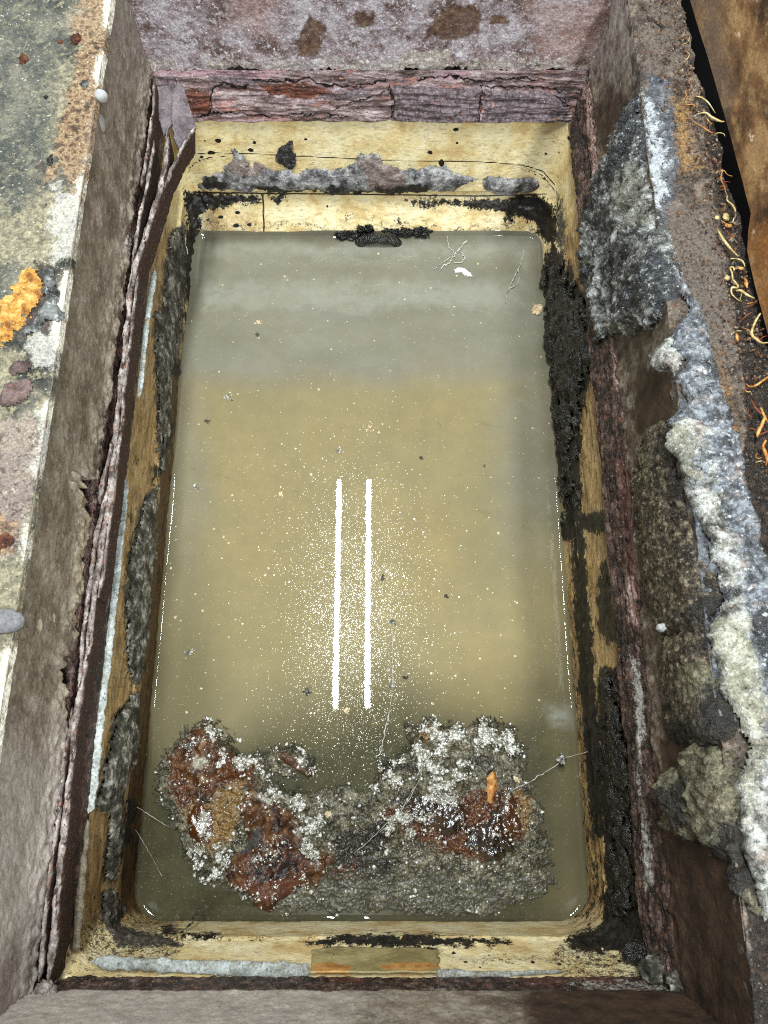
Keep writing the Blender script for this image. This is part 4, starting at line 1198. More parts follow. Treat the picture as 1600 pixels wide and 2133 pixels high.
def lump(name, c, r, mat, label, cat, seed, group=None, rough=.25, flat=1.0, parent=None, nn=(28, 18), attrs=None, freq=1.0):
    """an irregular solid nodule; r may be (rx,ry,rz)"""
    r = np.array(r if np.ndim(r) else (r, r, r), float)
    th = np.linspace(0, 2 * math.pi, nn[0]); ph = np.linspace(.001, math.pi - .001, nn[1])
    d = np.stack([np.outer(np.cos(th), np.sin(ph)), np.outer(np.sin(th), np.sin(ph)), np.outer(np.ones_like(th), np.cos(ph))], -1)
    f = 1 + rough * fbm(d, 1.6 * freq, 4, seed) + rough * .4 * fbm(d, 5 * freq, 3, seed + 1)
    P = d * f[..., None] * r + np.asarray(c, float)
    return tag(build(name, P, mat, parent, {k: np.full(P.shape[:2], v) for k, v in (attrs or {}).items()}), label, cat, group)


lump('tar_bead', at(787, 311, .10) + (0, -.01, .002), (.0032, .0032, .004), MAT['tar'], 'shiny black bead beside the twig on the ledge crust', 'bead', 134)
# black tar lumps along the outlet
for k, (x, y, r, lab) in enumerate([
        (722, 487, (.016, .007, .010), 'wide black tar lump at the waterline just where the arched outlet rim begins'),
        (752, 477, (.006, .005, .009), 'upright black tar lump above the outlet arch beside the wide one'),
        (768, 470, (.007, .005, .012), 'tall drip-shaped black tar lump above the top of the outlet arch'),
        (815, 482, (.013, .008, .008), 'flat glossy black tar lump on the descending end of the outlet arch'),
        (845, 480, (.012, .008, .010), 'round black tar lump between the flat one and the outermost ball'),
        (876, 477, (.013, .009, .012), 'largest ball of black tar, outermost from the outlet arch')]):
    c = at(x, y, .006)
    r = (r[0] * .95, r[1] * .7, r[2] * .75)
    lump('tar_lump', (c[0], .759 if k else .754, .005 + (.008 if k in (1, 2) else 0)), r, MAT['tar'], lab, 'tar', 140 + k, 'tar lumps round the outlet', rough=.9, nn=(48, 30), freq=2.0)


# side wall of the tank, long flaky grime
def tank_side(x_top, x_led, x_wat, nu, nv, y0, y1, sgn):
    y = np.linspace(y0, y1, nu)[:, None] * np.ones((1, nv))
    z = np.linspace(ZT - .003, .004, nv)[None, :] * np.ones((nu, 1))
    x = np.interp(z, [0, ZL - .003, ZL, ZT], [x_wat, x_led - sgn * .002, x_led, x_top])
    P = np.stack([x, y, z], -1)
    return P, np.stack([np.full(x.shape, .95 * sgn), 0 * x, np.full(x.shape, .3)], -1)


P, N = tank_side(-.301, -.2955, -.2945, 620, 80, -.185, .78, 1)
zf = lambda Q, X, sd, t: {}
crust('flaky_crust', P, N, [GRM[0]], .006, MAT['moss_crust'], 'dark flaky crust on the cream tank wall beside the far peeled steel', 'crust', 151, 'flaky crusts on the tank wall', soft=8, amp=13, gaps=6, lumps=(120, .5), attrs=zf)
crust('flaky_crust', P, N, [GRM[1], ell(292, 1320, 18, 40)], .007, MAT['moss_crust'], 'grey green flaky crust with pale tip midway along the sealed tank wall', 'crust', 152, 'flaky crusts on the tank wall', soft=8, amp=13, gaps=6, lumps=(120, .6), attrs=zf)
crust('flaky_crust', P, N, [GRM[2], [(190, 1660), (215, 1655), (240, 1680), (225, 1700), (200, 1690)]], .008, MAT['moss_crust'], 'long rough crust on the tank wall next to the widest blue-grey sealant', 'crust', 153, 'flaky crusts on the tank wall', soft=6, amp=10, lumps=(110, .6), attrs=zf)
P2_, N2_ = tank_side(-.301, -.2955, -.2945, 160, 80, -.19, -.12, 1)
crust('flaky_crust', P2_, N2_, [[(206, 1862), (238, 1850), (262, 1900), (262, 1960), (225, 1950), (212, 1920)]], .006, MAT['moss_crust'], 'last pale flaky crust curving into the near rounded tank corner', 'crust', 154, 'flaky crusts on the tank wall', soft=8, amp=13, gaps=6, lumps=(120, .6), attrs=zf)
# black deposit on the opposite wall
P, N = tank_side(.2565, .2460, .2405, 620, 80, -.185, .78, -1)
crust('tar_crust', P, N, [TAR[4]], .010, MAT['tar'], 'thick black tar crust on the tank wall below the hanging grey grease', 'tar', 156, 'tar crusts on the tank wall', soft=14, amp=16, lumps=(130, 1.0), wr=(40, 1.6), attrs=zf, gaps=34)
crust('tar_crust', P, N, [TAR[8]], .008, MAT['tar'], 'rough black tar crust on the tank wall near the rounded corner', 'tar', 157, 'tar crusts on the tank wall', soft=14, amp=16, lumps=(130, 1.0), wr=(40, 1.6), attrs=zf, gaps=34)


# ---- the big grease growths hanging over the pit edge
def kerb_profile(nu, y0, y1, ds=.0016):
    pts = [(.40, .361), (.288, .361)]
    for a in np.linspace(90, 180, 10): pts.append((.288 + .018 * math.cos(math.radians(a)), .343 + .018 * math.sin(math.radians(a))))
    pts += [(.268, .30), (.2665, .225), (.258, .205), (.2535, .165)]
    pts = np.array(pts)
    L = np.concatenate([[0], np.cumsum(np.linalg.norm(np.diff(pts, axis=0), axis=1))])
    s = np.linspace(0, L[-1], int(L[-1] / ds))
    x = np.interp(s, L, pts[:, 0]); z = np.interp(s, L, pts[:, 1])
    tx, tz = np.gradient(x), np.gradient(z)
    n = np.stack([tz, -tx], 1); n /= np.linalg.norm(n, axis=1, keepdims=True)
    ker = np.ones(15) / 15
    n = np.stack([np.convolve(np.pad(n[:, k], 7, mode='edge'), ker, 'valid') for k in (0, 1)], 1)
    n /= np.linalg.norm(n, axis=1, keepdims=True)
    y = np.linspace(y0, y1, nu)
    P = np.stack([np.broadcast_to(x, (nu, len(x))), np.broadcast_to(y[:, None], (nu, len(x))), np.broadcast_to(z, (nu, len(x)))], -1).copy()
    N = np.stack([np.broadcast_to(n[:, 0], (nu, len(x))), np.zeros((nu, len(x))), np.broadcast_to(n[:, 1], (nu, len(x)))], -1).copy()
    if N[..., 2].mean() < 0: N = -N
    return P, N


P, N = kerb_profile(360, .28, .80)
crust('hanging_grease', P, N, [[(1338, 180), (1354, 260), (1370, 400), (1392, 470), (1410, 530), (1428, 590), (1424, 635), (1398, 648), (1380, 670), (1350, 690), (1310, 700), (1275, 700), (1250, 722), (1238, 690), (1226, 620), (1216, 560), (1220, 480), (1228, 420), (1246, 370), (1264, 320), (1296, 256), (1316, 210)]],
      .017, MAT['grease_grey'], 'wrinkled grey grease mass hanging down the pit wall over the rusty frame', 'grease', 161, soft=17, amp=14, lumps=(130, 1.3), wr=(20, 1.3), wdir=(.6, .8), hang=.25,
      attrs=lambda Q, X, sd, t: dict(black=np.clip(mask(X, [[(1330, 210), (1350, 250), (1345, 330), (1300, 400), (1310, 300)], [(1380, 520), (1420, 590), (1410, 640), (1330, 640), (1330, 600), (1360, 560)], ell(1240, 420, 22, 26), [(1215, 560), (1235, 540), (1260, 660), (1250, 720), (1230, 680)]], 16), 0, 1) + .55 * sstep(.012, .004, t), yellow=mask(X, [[(1320, 300), (1350, 350), (1370, 470), (1330, 460), (1310, 380)], ell(1300, 680, 26, 16), [(1260, 320), (1290, 270), (1300, 290), (1270, 350)], ell(1222, 640, 12, 50)], 14)))  # thin recesses of the crust painted black as shade
P, N = kerb_profile(250, .17, .47)
crust('grease_shelf', P, N, [[(1380, 520), (1405, 560), (1440, 600), (1460, 660), (1480, 720), (1495, 780), (1520, 860), (1530, 930), (1470, 940), (1415, 930), (1402, 880), (1430, 840), (1410, 800), (1425, 760), (1395, 740), (1405, 690), (1425, 650), (1412, 610)]],
      .012, MAT['grease_pale'], 'blue grey speckled grease film on the kerb edge between the two big masses', 'grease', 162, soft=7, amp=14, lumps=(120, .9), wr=(40, 1.0),
      attrs=lambda Q, X, sd, t: dict(blue=np.full(sd.shape, .75), yellow=0 * sd, black=.62 * sstep(-.1, .5, fbm(Q, 40, 3, 5))))
crust('grease_tag', P, N, [[(1368, 740), (1392, 715), (1408, 700), (1428, 720), (1428, 760), (1416, 800), (1404, 775), (1385, 780), (1370, 765)]],
      .014, MAT['grease_pale'], 'small torn pale grease tag sticking out over the brown pit wall', 'grease', 163, soft=7, amp=6, lumps=(110, .5),
      attrs=lambda Q, X, sd, t: dict(blue=.6 * mask(X, [ell(1375, 770, 22, 18)], 8), yellow=0 * sd, black=.6 * mask(X, [ell(1372, 772, 10, 10)], 6)))
P, N = kerb_profile(640, -.22, .34, .0017)
crust('grease_mass', P, N, [[(1405, 880), (1440, 875), (1500, 880), (1530, 920), (1545, 1000), (1570, 1080), (1600, 1180), (1660, 1350), (1750, 1600), (1800, 1900), (1640, 1880), (1585, 1930), (1565, 1830), (1545, 1720), (1530, 1640), (1560, 1560), (1530, 1500), (1505, 1440), (1490, 1380), (1478, 1320), (1500, 1270), (1505, 1230), (1475, 1150), (1455, 1080), (1435, 1010), (1415, 940)]],
      .014, MAT['grease_pale'], 'biggest pale lumpy grease mass lying along the near kerb edge', 'grease', 164, soft=7, amp=14, lumps=(140, 1.0), wr=(34, 1.9), hang=.1,
      attrs=lambda Q, X, sd, t: dict(blue=np.clip(mask(X, [[(1480, 870), (1560, 880), (1680, 1300), (1800, 1900), (1610, 1900), (1570, 1500), (1530, 1200), (1470, 960)], ell(1450, 960, 30, 60)], 30), 0, 1) * .95,
                                     yellow=mask(X, [[(1480, 1300), (1540, 1290), (1580, 1500), (1560, 1700), (1520, 1450)], [(1420, 900), (1450, 900), (1460, 1000), (1430, 1000)]], 20),
                                     black=.75 * sstep(.012, .005, t) * sstep(4, 20, sd) + mask(X, [ell(1512, 1240, 20, 14, rot=.7), [(1545, 1290), (1600, 1250), (1640, 1420), (1590, 1420)], ell(1440, 870, 35, 14)], 14)))  # cavity shade blackened into the thin hollows of the mass
crust('granular_crust', P, N, [[(1345, 900), (1385, 870), (1410, 900), (1425, 1000), (1450, 1090), (1475, 1160), (1505, 1240), (1490, 1300), (1470, 1330), (1440, 1330), (1400, 1330), (1380, 1320), (1345, 1260), (1330, 1100), (1322, 980)]],
      .010, MAT['grease_brown'], 'granular brown crust on the pit wall under the biggest grease mass', 'grease', 165, soft=22, amp=14, lumps=(200, .9),
      attrs=lambda Q, X, sd, t: dict(yellow=mask(X, [ell(1362, 972, 9, 26)], 8), black=mask(X, [[(1390, 900), (1425, 900), (1450, 1060), (1410, 1040)], ell(1490, 1270, 30, 30)], 20)))
crust('granular_crust', P, N, [[(1385, 1330), (1410, 1310), (1440, 1290), (1470, 1310), (1500, 1380), (1530, 1470), (1540, 1530), (1500, 1560), (1440, 1560), (1400, 1540), (1385, 1440)]],
      .012, MAT['grease_brown'], 'dark brown lumpy crust on the pit wall below the pale glint nub', 'grease', 166, soft=24, amp=14, lumps=(120, .9),
      attrs=lambda Q, X, sd, t: dict(yellow=mask(X, [ell(1475, 1420, 25, 45), ell(1400, 1310, 20, 20)], 14), black=mask(X, [ell(1510, 1480, 30, 60), [(1400, 1500), (1530, 1500), (1530, 1560), (1400, 1560)]], 20)))
crust('moldy_grease', P, N, [[(1410, 1620), (1440, 1560), (1470, 1530), (1520, 1560), (1550, 1600), (1560, 1700), (1570, 1800), (1590, 1900), (1560, 1900), (1530, 1840), (1500, 1770), (1470, 1760), (1420, 1750), (1400, 1720)]],
      .017, MAT['grease_brown'], 'mouldy yellow green grease clump bulging low on the pit wall', 'grease', 167, soft=14, amp=16, lumps=(130, 1.2), wr=(34, 1.8), hang=.3,
      attrs=lambda Q, X, sd, t: dict(yellow=.55 + 0 * sd, black=.5 * sstep(.014, .006, t) + mask(X, [[(1440, 1650), (1470, 1600), (1480, 1720), (1450, 1740)], ell(1540, 1800, 30, 80)], 20)))  # hollows of the clump darkened in colour like shade
c = at(1392, 1308, .29)  # bright glint on the crust, added as a pale nub
lump('grease_drop_or_glint', (c[0] - .006, c[1], c[2]), (.0045, .004, .005), MAT['drop'], 'pale nub painting a bright glint on the brown granular crust', 'droplet', 171, rough=.35)
c = at(1345, 95, ZF)
crust_pts = [at(x, y, .352) for x, y in ((1352, 52), (1345, 75), (1341, 105), (1342, 140))]
tag(tubeobj('grease_run', [(crust_pts, [.004, .006, .005, .002])], MAT['drop']), 'thin pale yellow run of grease at the far end of the kerb edge', 'grease')
# grime lumps in the near corner of the frame
for k, (x, y, z, r, lab) in enumerate([
        (1375, 2020, .20, (.018, .012, .010), 'grey crumbly lump in the dark corner of the frame'),
        (1420, 2040, .22, (.014, .010, .012), 'tan crumbly lump beside the grey one in the dark frame corner'),
        (1330, 1985, .17, (.016, .010, .008), 'black tarry lump at the rounded cream tank corner by the frame'),
        (95, 2066, .225, (.010, .009, .006), 'pale crumb of scale wedged in the sheltered frame corner'),
        (258, 505, .232, (.009, .009, .007), 'pinkish square lump of scale wedged between pit wall and peeled steel')]):
    lump('scale_lump', at(x, y, z), r, MAT['moss_crust'] if k in (0, 1) else MAT['tar'] if k == 2 else MAT['rust_sheet'], lab, 'lump', 180 + k, rough=.4, nn=(40, 26), freq=1.5, attrs=dict(low=0.0))

# ================================================================== THINGS ON THE FLOOR
def patchthing(name, outline, z, h, mat, label, cat, seed, spacing=.0016, rough=.4, edge=.006, attrs=None, amp=.002, gran=None, group=None, ws=70, holes=(), zedge=-.0005):
    """a low mound on a level surface, outline measured in plan"""
    q = np.array([at(x, y, z)[:2] for x, y in outline])
    lo, hi = q.min(0) - .004, q.max(0) + .004
    n, m = [max(12, int(s / spacing)) for s in (hi - lo)]
    U, W = np.meshgrid(np.linspace(lo[0], hi[0], n), np.linspace(lo[1], hi[1], m), indexing='ij')
    P = np.stack([U, W, np.full(U.shape, z)], -1)
    Q = P[..., :2] + np.stack([fbm(P, ws, 4, seed), fbm(P, ws, 4, seed + 3)], -1) * amp
    sd = sdpoly(Q, q)
    keep = sd > 0
    t = h * np.clip(sd / edge, 0, 1) ** .5 * np.clip(.75 + rough * fbm(P, 60, 4, seed + 5) + .2 * rough * fbm(P, 260, 3, seed + 6), .1, 2)
    if gran:
        c, _ = cells(P, gran[0], seed + 7)
        t = t + gran[1] * np.clip(1 - c * 1.3, 0, 1) * np.clip(sd / edge, 0, 1)
    P[..., 2] += t + np.where(sd < .0015, zedge, 0)
    X = survey(P)
    o = build(name, P, mat, None, attrs(P, X, sd) if attrs else None, keep)
    return tag(o, label, cat, group)


patchthing('rust_scab', [(-30, 660), (10, 625), (30, 590), (50, 562), (78, 560), (92, 580), (90, 610), (78, 640), (60, 660), (44, 690), (30, 715), (5, 725), (-30, 710)], ZF, .005, MAT['orange'], 'bright orange rust scab peeling off the mossy floor', 'rust', 201, amp=.011, rough=.9, edge=.012, ws=110, gran=(170, .003))
patchthing('soot_deposit', [(92, 565), (118, 560), (126, 600), (122, 640), (140, 655), (128, 668), (100, 676), (60, 705), (35, 712), (50, 690), (70, 660), (92, 630)], ZF, .006, MAT['soot'], 'grey black residue on the floor touching the orange rust scab', 'residue', 202, amp=.006, gran=(160, .003))
patchthing('rust_flake', [(0, 830), (10, 800), (50, 790), (68, 785), (72, 810), (58, 835), (20, 850), (0, 850)], ZF, .006, MAT['rust_stone'], 'flat purple brown rust flake on the floor, largest near the pit edge', 'rust', 203, edge=.004)
patchthing('rust_flake', [(15, 770), (30, 752), (58, 750), (68, 762), (60, 778), (25, 785)], ZF, .005, MAT['rust_stone'], 'smaller purple rust flake just beyond the largest flake on the floor', 'rust', 204, edge=.004)
patchthing('rust_flake', [(-20, 1120), (15, 1110), (34, 1125), (25, 1140), (-5, 1150), (-20, 1150)], ZF, .006, MAT['rust_lump'], 'reddish rust flake on the pale floor edge near the grey pebble', 'rust', 205, edge=.004)
for k, (x, y, r, lab) in enumerate([
        (49, 124, (.007, .009, .006), 'round red brown nodule alone on the mossy grey floor'),
        (107, 335, (.006, .011, .006), 'dark pointed nodule on the floor above the yellow stain'),
        (158, 82, (.009, .010, .006), 'dark brown nodule at the floor corner of the orange rust band'),
        (176, 178, (.008, .009, .006), 'grey brown nodule inside the rust band beside the yellowish drop'),
        (126, 88, (.004, .004, .003), 'tiny red nodule on the mossy floor beside the rust band'),
        (94, 430, (.004, .006, .003), 'small dark nodule on the pale floor near the lime stain'),
        (96, 202, (.003, .003, .002), 'tiny black pellet on the mossy floor'),
        (66, 452, (.006, .003, .002), 'small black sliver lying on the cream stained floor'),
        (145, 218, (.004, .003, .002), 'small black nodule below the grey brown one in the rust band')]):
    c = at(x, y, ZF - .0005)
    r = (r[0] * .7, r[1] * .7, r[2] * .5)
    lump('floor_nodule', c, r, MAT['rust_lump'] if k in (0, 2, 4, 5) else MAT['soot'] if k == 3 else MAT['tar'], lab, 'nodule', 210 + k, 'nodules on the floor', rough=.45, freq=1.4)
lump('pebble', at(10, 1293, ZF + .003), (.017, .010, .006), MAT['stone_grey'], 'smooth grey pebble lying on the floor edge over the pit', 'pebble', 221, rough=.12)
lump('grease_drop_or_glint', at(204, 200, ZF - .004) + (.0035, 0, 0), (.007, .006, .007), MAT['drop'], 'round yellowish drop clinging to the floor edge', 'droplet', 222, rough=.1)
lump('grease_drop_or_glint', at(210, 256, .335), (.0035, .009, .011), MAT['drop'], 'oval milky drop on the pit wall just below the floor edge', 'droplet', 223, rough=.08)
lump('grease_drop_or_glint', at(201, 293, .338), (.002, .005, .006), MAT['drop'], 'smallest milky drop under the oval one on the pit wall', 'droplet', 224, rough=.2)

# roots in the soil strip
ROOTS = [
    ([(1448, 200), (1460, 206), (1474, 217), (1490, 236)], .0011, 'root_yellow', 'thin pale root running into the dark gap, farthest along the strip'),
    ([(1452, 240), (1468, 238), (1482, 246), (1500, 252), (1512, 251)], .0016, 'root_yellow', 'short thick pale root with a tail in the dark gap'),
    ([(1445, 258), (1462, 264), (1480, 272), (1492, 275)], .0009, 'root_orange', 'thin straight tan root just below the pair at the gap'),
    ([(1505, 355), (1503, 370), (1510, 385), (1514, 405)], .0009, 'root_orange', 'wispy orange root leading to a curled yellow one'),
    ([(1516, 407), (1517, 415), (1526, 424), (1531, 436), (1530, 444)], .0013, 'root_yellow', 'hooked pale yellow root at the very edge of the gap'),
    ([(1495, 473), (1502, 488), (1508, 502), (1520, 520), (1536, 537)], .0020, 'root_yellow', 'thick straight pale yellow root lying on the soil'),
    ([(1522, 538), (1535, 541), (1545, 547), (1551, 556)], .0012, 'root_yellow', 'short arched pale root right below the thick straight one'),
    ([(1528, 565), (1526, 559), (1519, 560), (1523, 572), (1525, 584), (1535, 596), (1534, 601), (1524, 600), (1524, 611), (1532, 619), (1544, 627)], .0014, 'root_yellow', 'long zigzag yellow root with a hooked tip'),
    ([(1532, 608), (1542, 606), (1556, 612), (1574, 619)], .0019, 'root_yellow', 'fat knobbly root meeting the zigzag root at its bend'),
    ([(1583, 654), (1575, 667), (1568, 685), (1569, 697), (1578, 704), (1588, 712), (1604, 712)], .0020, 'root_yellow', 'fat hook-shaped yellow root at the picture edge'),
    ([(1612, 776), (1595, 788), (1576, 801), (1562, 804), (1553, 800)], .0016, 'root_orange', 'bright orange root reaching down from the sheet'),
    ([(1562, 803), (1553, 811), (1547, 818)], .0010, 'root_red', 'short dark red side root under the bright orange one'),
    ([(1566, 830), (1570, 846), (1580, 860), (1592, 868)], .0010, 'root_red', 'thin curved red root above the fat orange cluster'),
    ([(1584, 850), (1587, 862), (1592, 872), (1602, 880)], .0018, 'root_orange', 'stubby orange root crossing the fat upright one'),
    ([(1592, 868), (1586, 885), (1580, 900), (1579, 910)], .0024, 'root_orange', 'fattest upright orange root, tapering downward'),
    ([(1594, 918), (1590, 930), (1596, 942), (1600, 955), (1597, 968)], .0024, 'root_orange', 'lowest fat orange root, wavy, near the picture edge'),
    ([(1575, 906), (1588, 902), (1604, 896)], .0009, 'root_red', 'thin red root crossing beneath the fattest upright root'),
    ([(1548, 664), (1556, 656), (1566, 652)], .0008, 'root_red', 'fine red rootlet on the soil beside the hook-shaped root'),
]
for k, (pts, r, mt, lab) in enumerate(ROOTS):
    C = np.array([at(x, y, ZF + .008 + r) for x, y in pts])
    C[:, 2] += .002 * np.sin(np.linspace(0, 3, len(C)) + k)
    tag(tubeobj('root', [(C, [r * .4, r * .62, r * .7, r * .22])], MAT[mt]), lab, 'root', 'roots in the soil strip')
for k in range(26):
    y0 = rnd.uniform(40, 980)
    x0 = float(np.interp(y0, [0, 300, 450, 700, 1000], [1412, 1490, 1528, 1575, 1590])) + rnd.uniform(-30, 6)
    a = rnd.uniform(0, 6.28)
    pts = [(x0, y0)]
    for j in range(4):
        a += rnd.uniform(-1.1, 1.1)
        pts.append((pts[-1][0] + math.cos(a) * rnd.uniform(4, 9), pts[-1][1] + math.sin(a) * rnd.uniform(4, 9)))
    C = np.array([at(x, y, ZF + .006 + rnd.uniform(0, .004)) for x, y in pts])
    tag(tubeobj('rootlet', [(C, [.0003, .0005, .0004, .0002])], MAT[('root_yellow', 'root_orange', 'root_red')[k % 3]]), 'hair-thin tan rootlet curled among the grit of the soil strip', 'rootlet', 'fine rootlets in the soil strip')
for k, (x, y, r, mt, lab) in enumerate([
        (1512, 452, (.0045, .006, .003), 'root_yellow', 'yellow fungus-like nub above the thick straight root'),
        (1494, 453, (.003, .003, .002), 'root_yellow', 'small pale nub beside the yellow fungus-like nub'),
        (1515, 579, (.0035, .0035, .003), 'root_yellow', 'round pale bead beside the zigzag root'),
        (1554, 590, (.0025, .007, .0025), 'root_orange', 'oblong orange husk beside the zigzag root'),
        (1517, 470, (.005, .0025, .002), 'root_orange', 'flat orange husk between fungus nub and thick root'),
        (1535, 702, (.002, .006, .002), 'root_orange', 'slim tan husk beside the hook-shaped root'),
        (1544, 559, (.004, .0025, .002), 'root_orange', 'small orange husk right of the hooked root tip')]):
    r = tuple(q * .7 for q in r)
    lump('husk', at(x, y, ZF + .006), r, MAT[mt], lab.replace('right of', 'beside'), 'husk', 240 + k, 'husks in the soil strip', rough=.3)


def scatter(name, pts, rads, mat, kind, tilt=.3, hgt=.5, label=None, cat=None, sub=6, jag=.25):
    """many tiny pieces nobody could count, as one mesh"""
    n = len(pts)
    ang = np.linspace(0, 2 * math.pi, sub, endpoint=False)
    V = np.zeros((n, sub + 1, 3))
    r = np.asarray(rads)
    rj = r[:, None] * (1 + rng.uniform(-jag, jag, (n, sub)))
    ph = rng.random(n) * 6.28
    V[:, :sub, 0] = rj * np.cos(ang[None] + ph[:, None])
    V[:, :sub, 1] = rj * np.sin(ang[None] + ph[:, None])
    V[:, sub, 2] = r * hgt
    sl = rng.normal(0, tilt, (n, 2))
    V[..., 2] += V[..., 0] * sl[:, :1] + V[..., 1] * sl[:, 1:]
    V += np.asarray(pts)[:, None, :]
    base = (np.arange(n) * (sub + 1))[:, None, None]
    f = np.stack([np.arange(sub), (np.arange(sub) + 1) % sub, np.full(sub, sub)], 1)[None] + base
    o = link(name, meshdata(name, V.reshape(-1, 3), f.reshape(-1, 3), None, False), mat)
    return tag(o, label, cat, None, kind)


# grit on the soil strip
n = 1500
yy = rng.uniform(.2, .9, n); ww = rng.beta(4, 1.3, n)
xi = np.full(n, .275); xo = np.interp(yy, SOY, SOX) - .003
px_ = xi + (xo - xi) * ww
pz_ = ZF + .002 + rng.uniform(0, .004, n)
scatter('grit', np.stack([px_, yy, pz_], 1), rng.gamma(2, .00032, n) + .0004, MAT['grit'], 'stuff', .6, 1.0, 'fine rusty grit strewn over the soil strip', 'grit')

# ================================================================== FLOATING ON THE WATER
SL = [[(322, 1640), (345, 1590), (372, 1530), (430, 1492), (470, 1525), (505, 1575), (560, 1556), (620, 1543), (664, 1578), (655, 1612), (600, 1618), (575, 1622), (620, 1650), (700, 1636), (770, 1645), (785, 1590), (838, 1562), (848, 1515), (900, 1498), (950, 1510), (1000, 1502), (1060, 1502), (1095, 1550), (1105, 1620), (1125, 1680), (1145, 1750), (1135, 1830), (1105, 1890), (1050, 1915), (900, 1918), (700, 1914), (560, 1905), (470, 1872), (430, 1830), (396, 1780), (368, 1740), (345, 1690)]]
THIN = [[(1120, 1820), (1190, 1800), (1200, 1870), (1150, 1890), (1100, 1880)], [(300, 1770), (350, 1760), (400, 1800), (420, 1870), (380, 1900), (320, 1860)], [(310, 1540), (345, 1560), (340, 1620), (312, 1610)], [(660, 1650), (800, 1650), (800, 1720), (680, 1720)]]
nu, nv = 700, 380
P = bilerp(at(270, 1930), at(1235, 1930), at(1205, 1470), at(320, 1470), nu, nv)
P[..., 2] = 0
X = survey(P)
Xw = wob(P, X, 14, 40, 21)
mk = mask(Xw, SL, 26)
mt_ = mask(Xw, THIN, 26)
f1, f2 = fbm(P, 45, 4, 301), fbm(P, 230, 3, 302)
cover = mk * 1.1 + .5 * mt_ + f1 * .36 + f2 * .40 - .12 - .16 * sstep(1780, 1860, X[..., 1]) - .1 * sstep(640, 700, X[..., 0]) * sstep(800, 760, X[..., 0])
heap, _ = cells(P, 62, 307)
heap2, _ = cells(P, 105, 308)
c1, i1 = cells(P, 150, 303)
c2, i2 = cells(P, 320, 304)
foam = np.clip(mask(Xw, [[(845, 1505), (960, 1500), (960, 1560), (860, 1580)], [(990, 1500), (1075, 1505), (1080, 1570), (1000, 1560)], [(870, 1570), (975, 1580), (960, 1640), (880, 1650)], [(790, 1570), (830, 1565), (850, 1620), (780, 1640)], [(430, 1495), (455, 1500), (470, 1570), (430, 1560)], [(470, 1560), (560, 1560), (560, 1620), (460, 1610)], [(600, 1545), (665, 1580), (650, 1605), (610, 1580)], [(520, 1620), (640, 1640), (660, 1700), (600, 1690), (530, 1660)], [(400, 1760), (470, 1760), (460, 1840), (410, 1830)], [(800, 1700), (900, 1690), (860, 1740), (800, 1740)], [(640, 1700), (680, 1760), (650, 1800), (620, 1760)]], 16), 0, 1)
hs = np.clip(cover - .42, 0, 1)
hgt = hs * .004 + sstep(.0, .25, hs) * (np.clip(.8 - heap, 0, 1) * .006 * (.25 + foam) + np.clip(.8 - heap2, 0, 1) * .004 * (.4 + foam) + np.clip(1 - c1 * 1.15, 0, 1) * .0045 * (.5 + foam) + np.clip(1 - c2 * 1.2, 0, 1) * .0018) + foam * .003
hgt = hgt * (1 - .55 * sstep(1770, 1840, X[..., 1]))
P[..., 2] = -.0006 + hgt
clus = sstep(-.15, .5, fbm(P, 55, 4, 309) + .5 * (.6 - heap))
sa = dict(sub=np.clip((1 - sstep(.48, 1.0, cover)) * 1.0 + .35 * sstep(1770, 1850, X[..., 1]), 0, 1), foam=foam * (.25 + .65 * clus),
          brown=mask(Xw, [[(350, 1600), (380, 1540), (430, 1510), (470, 1560), (450, 1650), (430, 1700), (360, 1680)], [(780, 1690), (1000, 1640), (1090, 1640), (1095, 1740), (1000, 1800), (880, 1760)], [(340, 1560), (480, 1540), (560, 1600), (520, 1640), (440, 1640), (350, 1640)], [(640, 1770), (760, 1780), (740, 1830), (660, 1840)]], 22) * .8,
          ochre=mask(Xw, [[(370, 1680), (500, 1620), (520, 1680), (480, 1760), (420, 1780)], ell(1085, 1690, 25, 60), ell(890, 1530, 30, 25)], 20) * .7,
          dark=mask(Xw, [[(700, 1740), (800, 1700), (830, 1740), (760, 1800), (680, 1820)], ell(1000, 1590, 30, 20), ell(850, 1600, 20, 16), ell(420, 1660, 20, 16), [(740, 1770), (840, 1790), (800, 1830), (720, 1820)]], 16) * .8)
tag(build('sludge', P, MAT['sludge'], attrs=sa, keep=cover > .42), 'wet granular grease sludge floating at the near end of the water', 'sludge', kind='stuff')

# granules of foam on it
fw = ((foam * 1.0 + .03) * clus ** 2 * (cover > .43)).ravel()
sel = rng.choice(len(fw), 5200, p=fw / fw.sum())
V3, F3 = None, None
import bmesh
bm = bmesh.new(); bmesh.ops.create_icosphere(bm, subdivisions=1, radius=1)
V3 = np.array([v_.co[:] for v_ in bm.verts]); F3 = np.array([[v_.index for v_ in f_.verts] for f_ in bm.faces]); bm.free()
pts = P.reshape(-1, 3)[sel] + np.stack([rng.normal(0, .001, len(sel)), rng.normal(0, .001, len(sel)), np.zeros(len(sel))], 1)
rad = np.clip(rng.gamma(2.0, .00042, len(sel)) + .00035, .0003, .0030)
V = pts[:, None] + (V3[None] * (1 + .45 * rng.normal(size=(len(sel), len(V3), 1)))) * rad[:, None, None] * np.array([1, 1, .7]) + np.array([0, 0, .4]) * rad[:, None, None]
Fx = (F3[None] + (np.arange(len(sel)) * len(V3))[:, None, None]).reshape(-1, 3)
tag(link('foam', meshdata('foam', V.reshape(-1, 3), Fx, None, True), MAT['foam']), 'greyish white beads of grease foam heaped on the sludge', 'foam', kind='stuff')

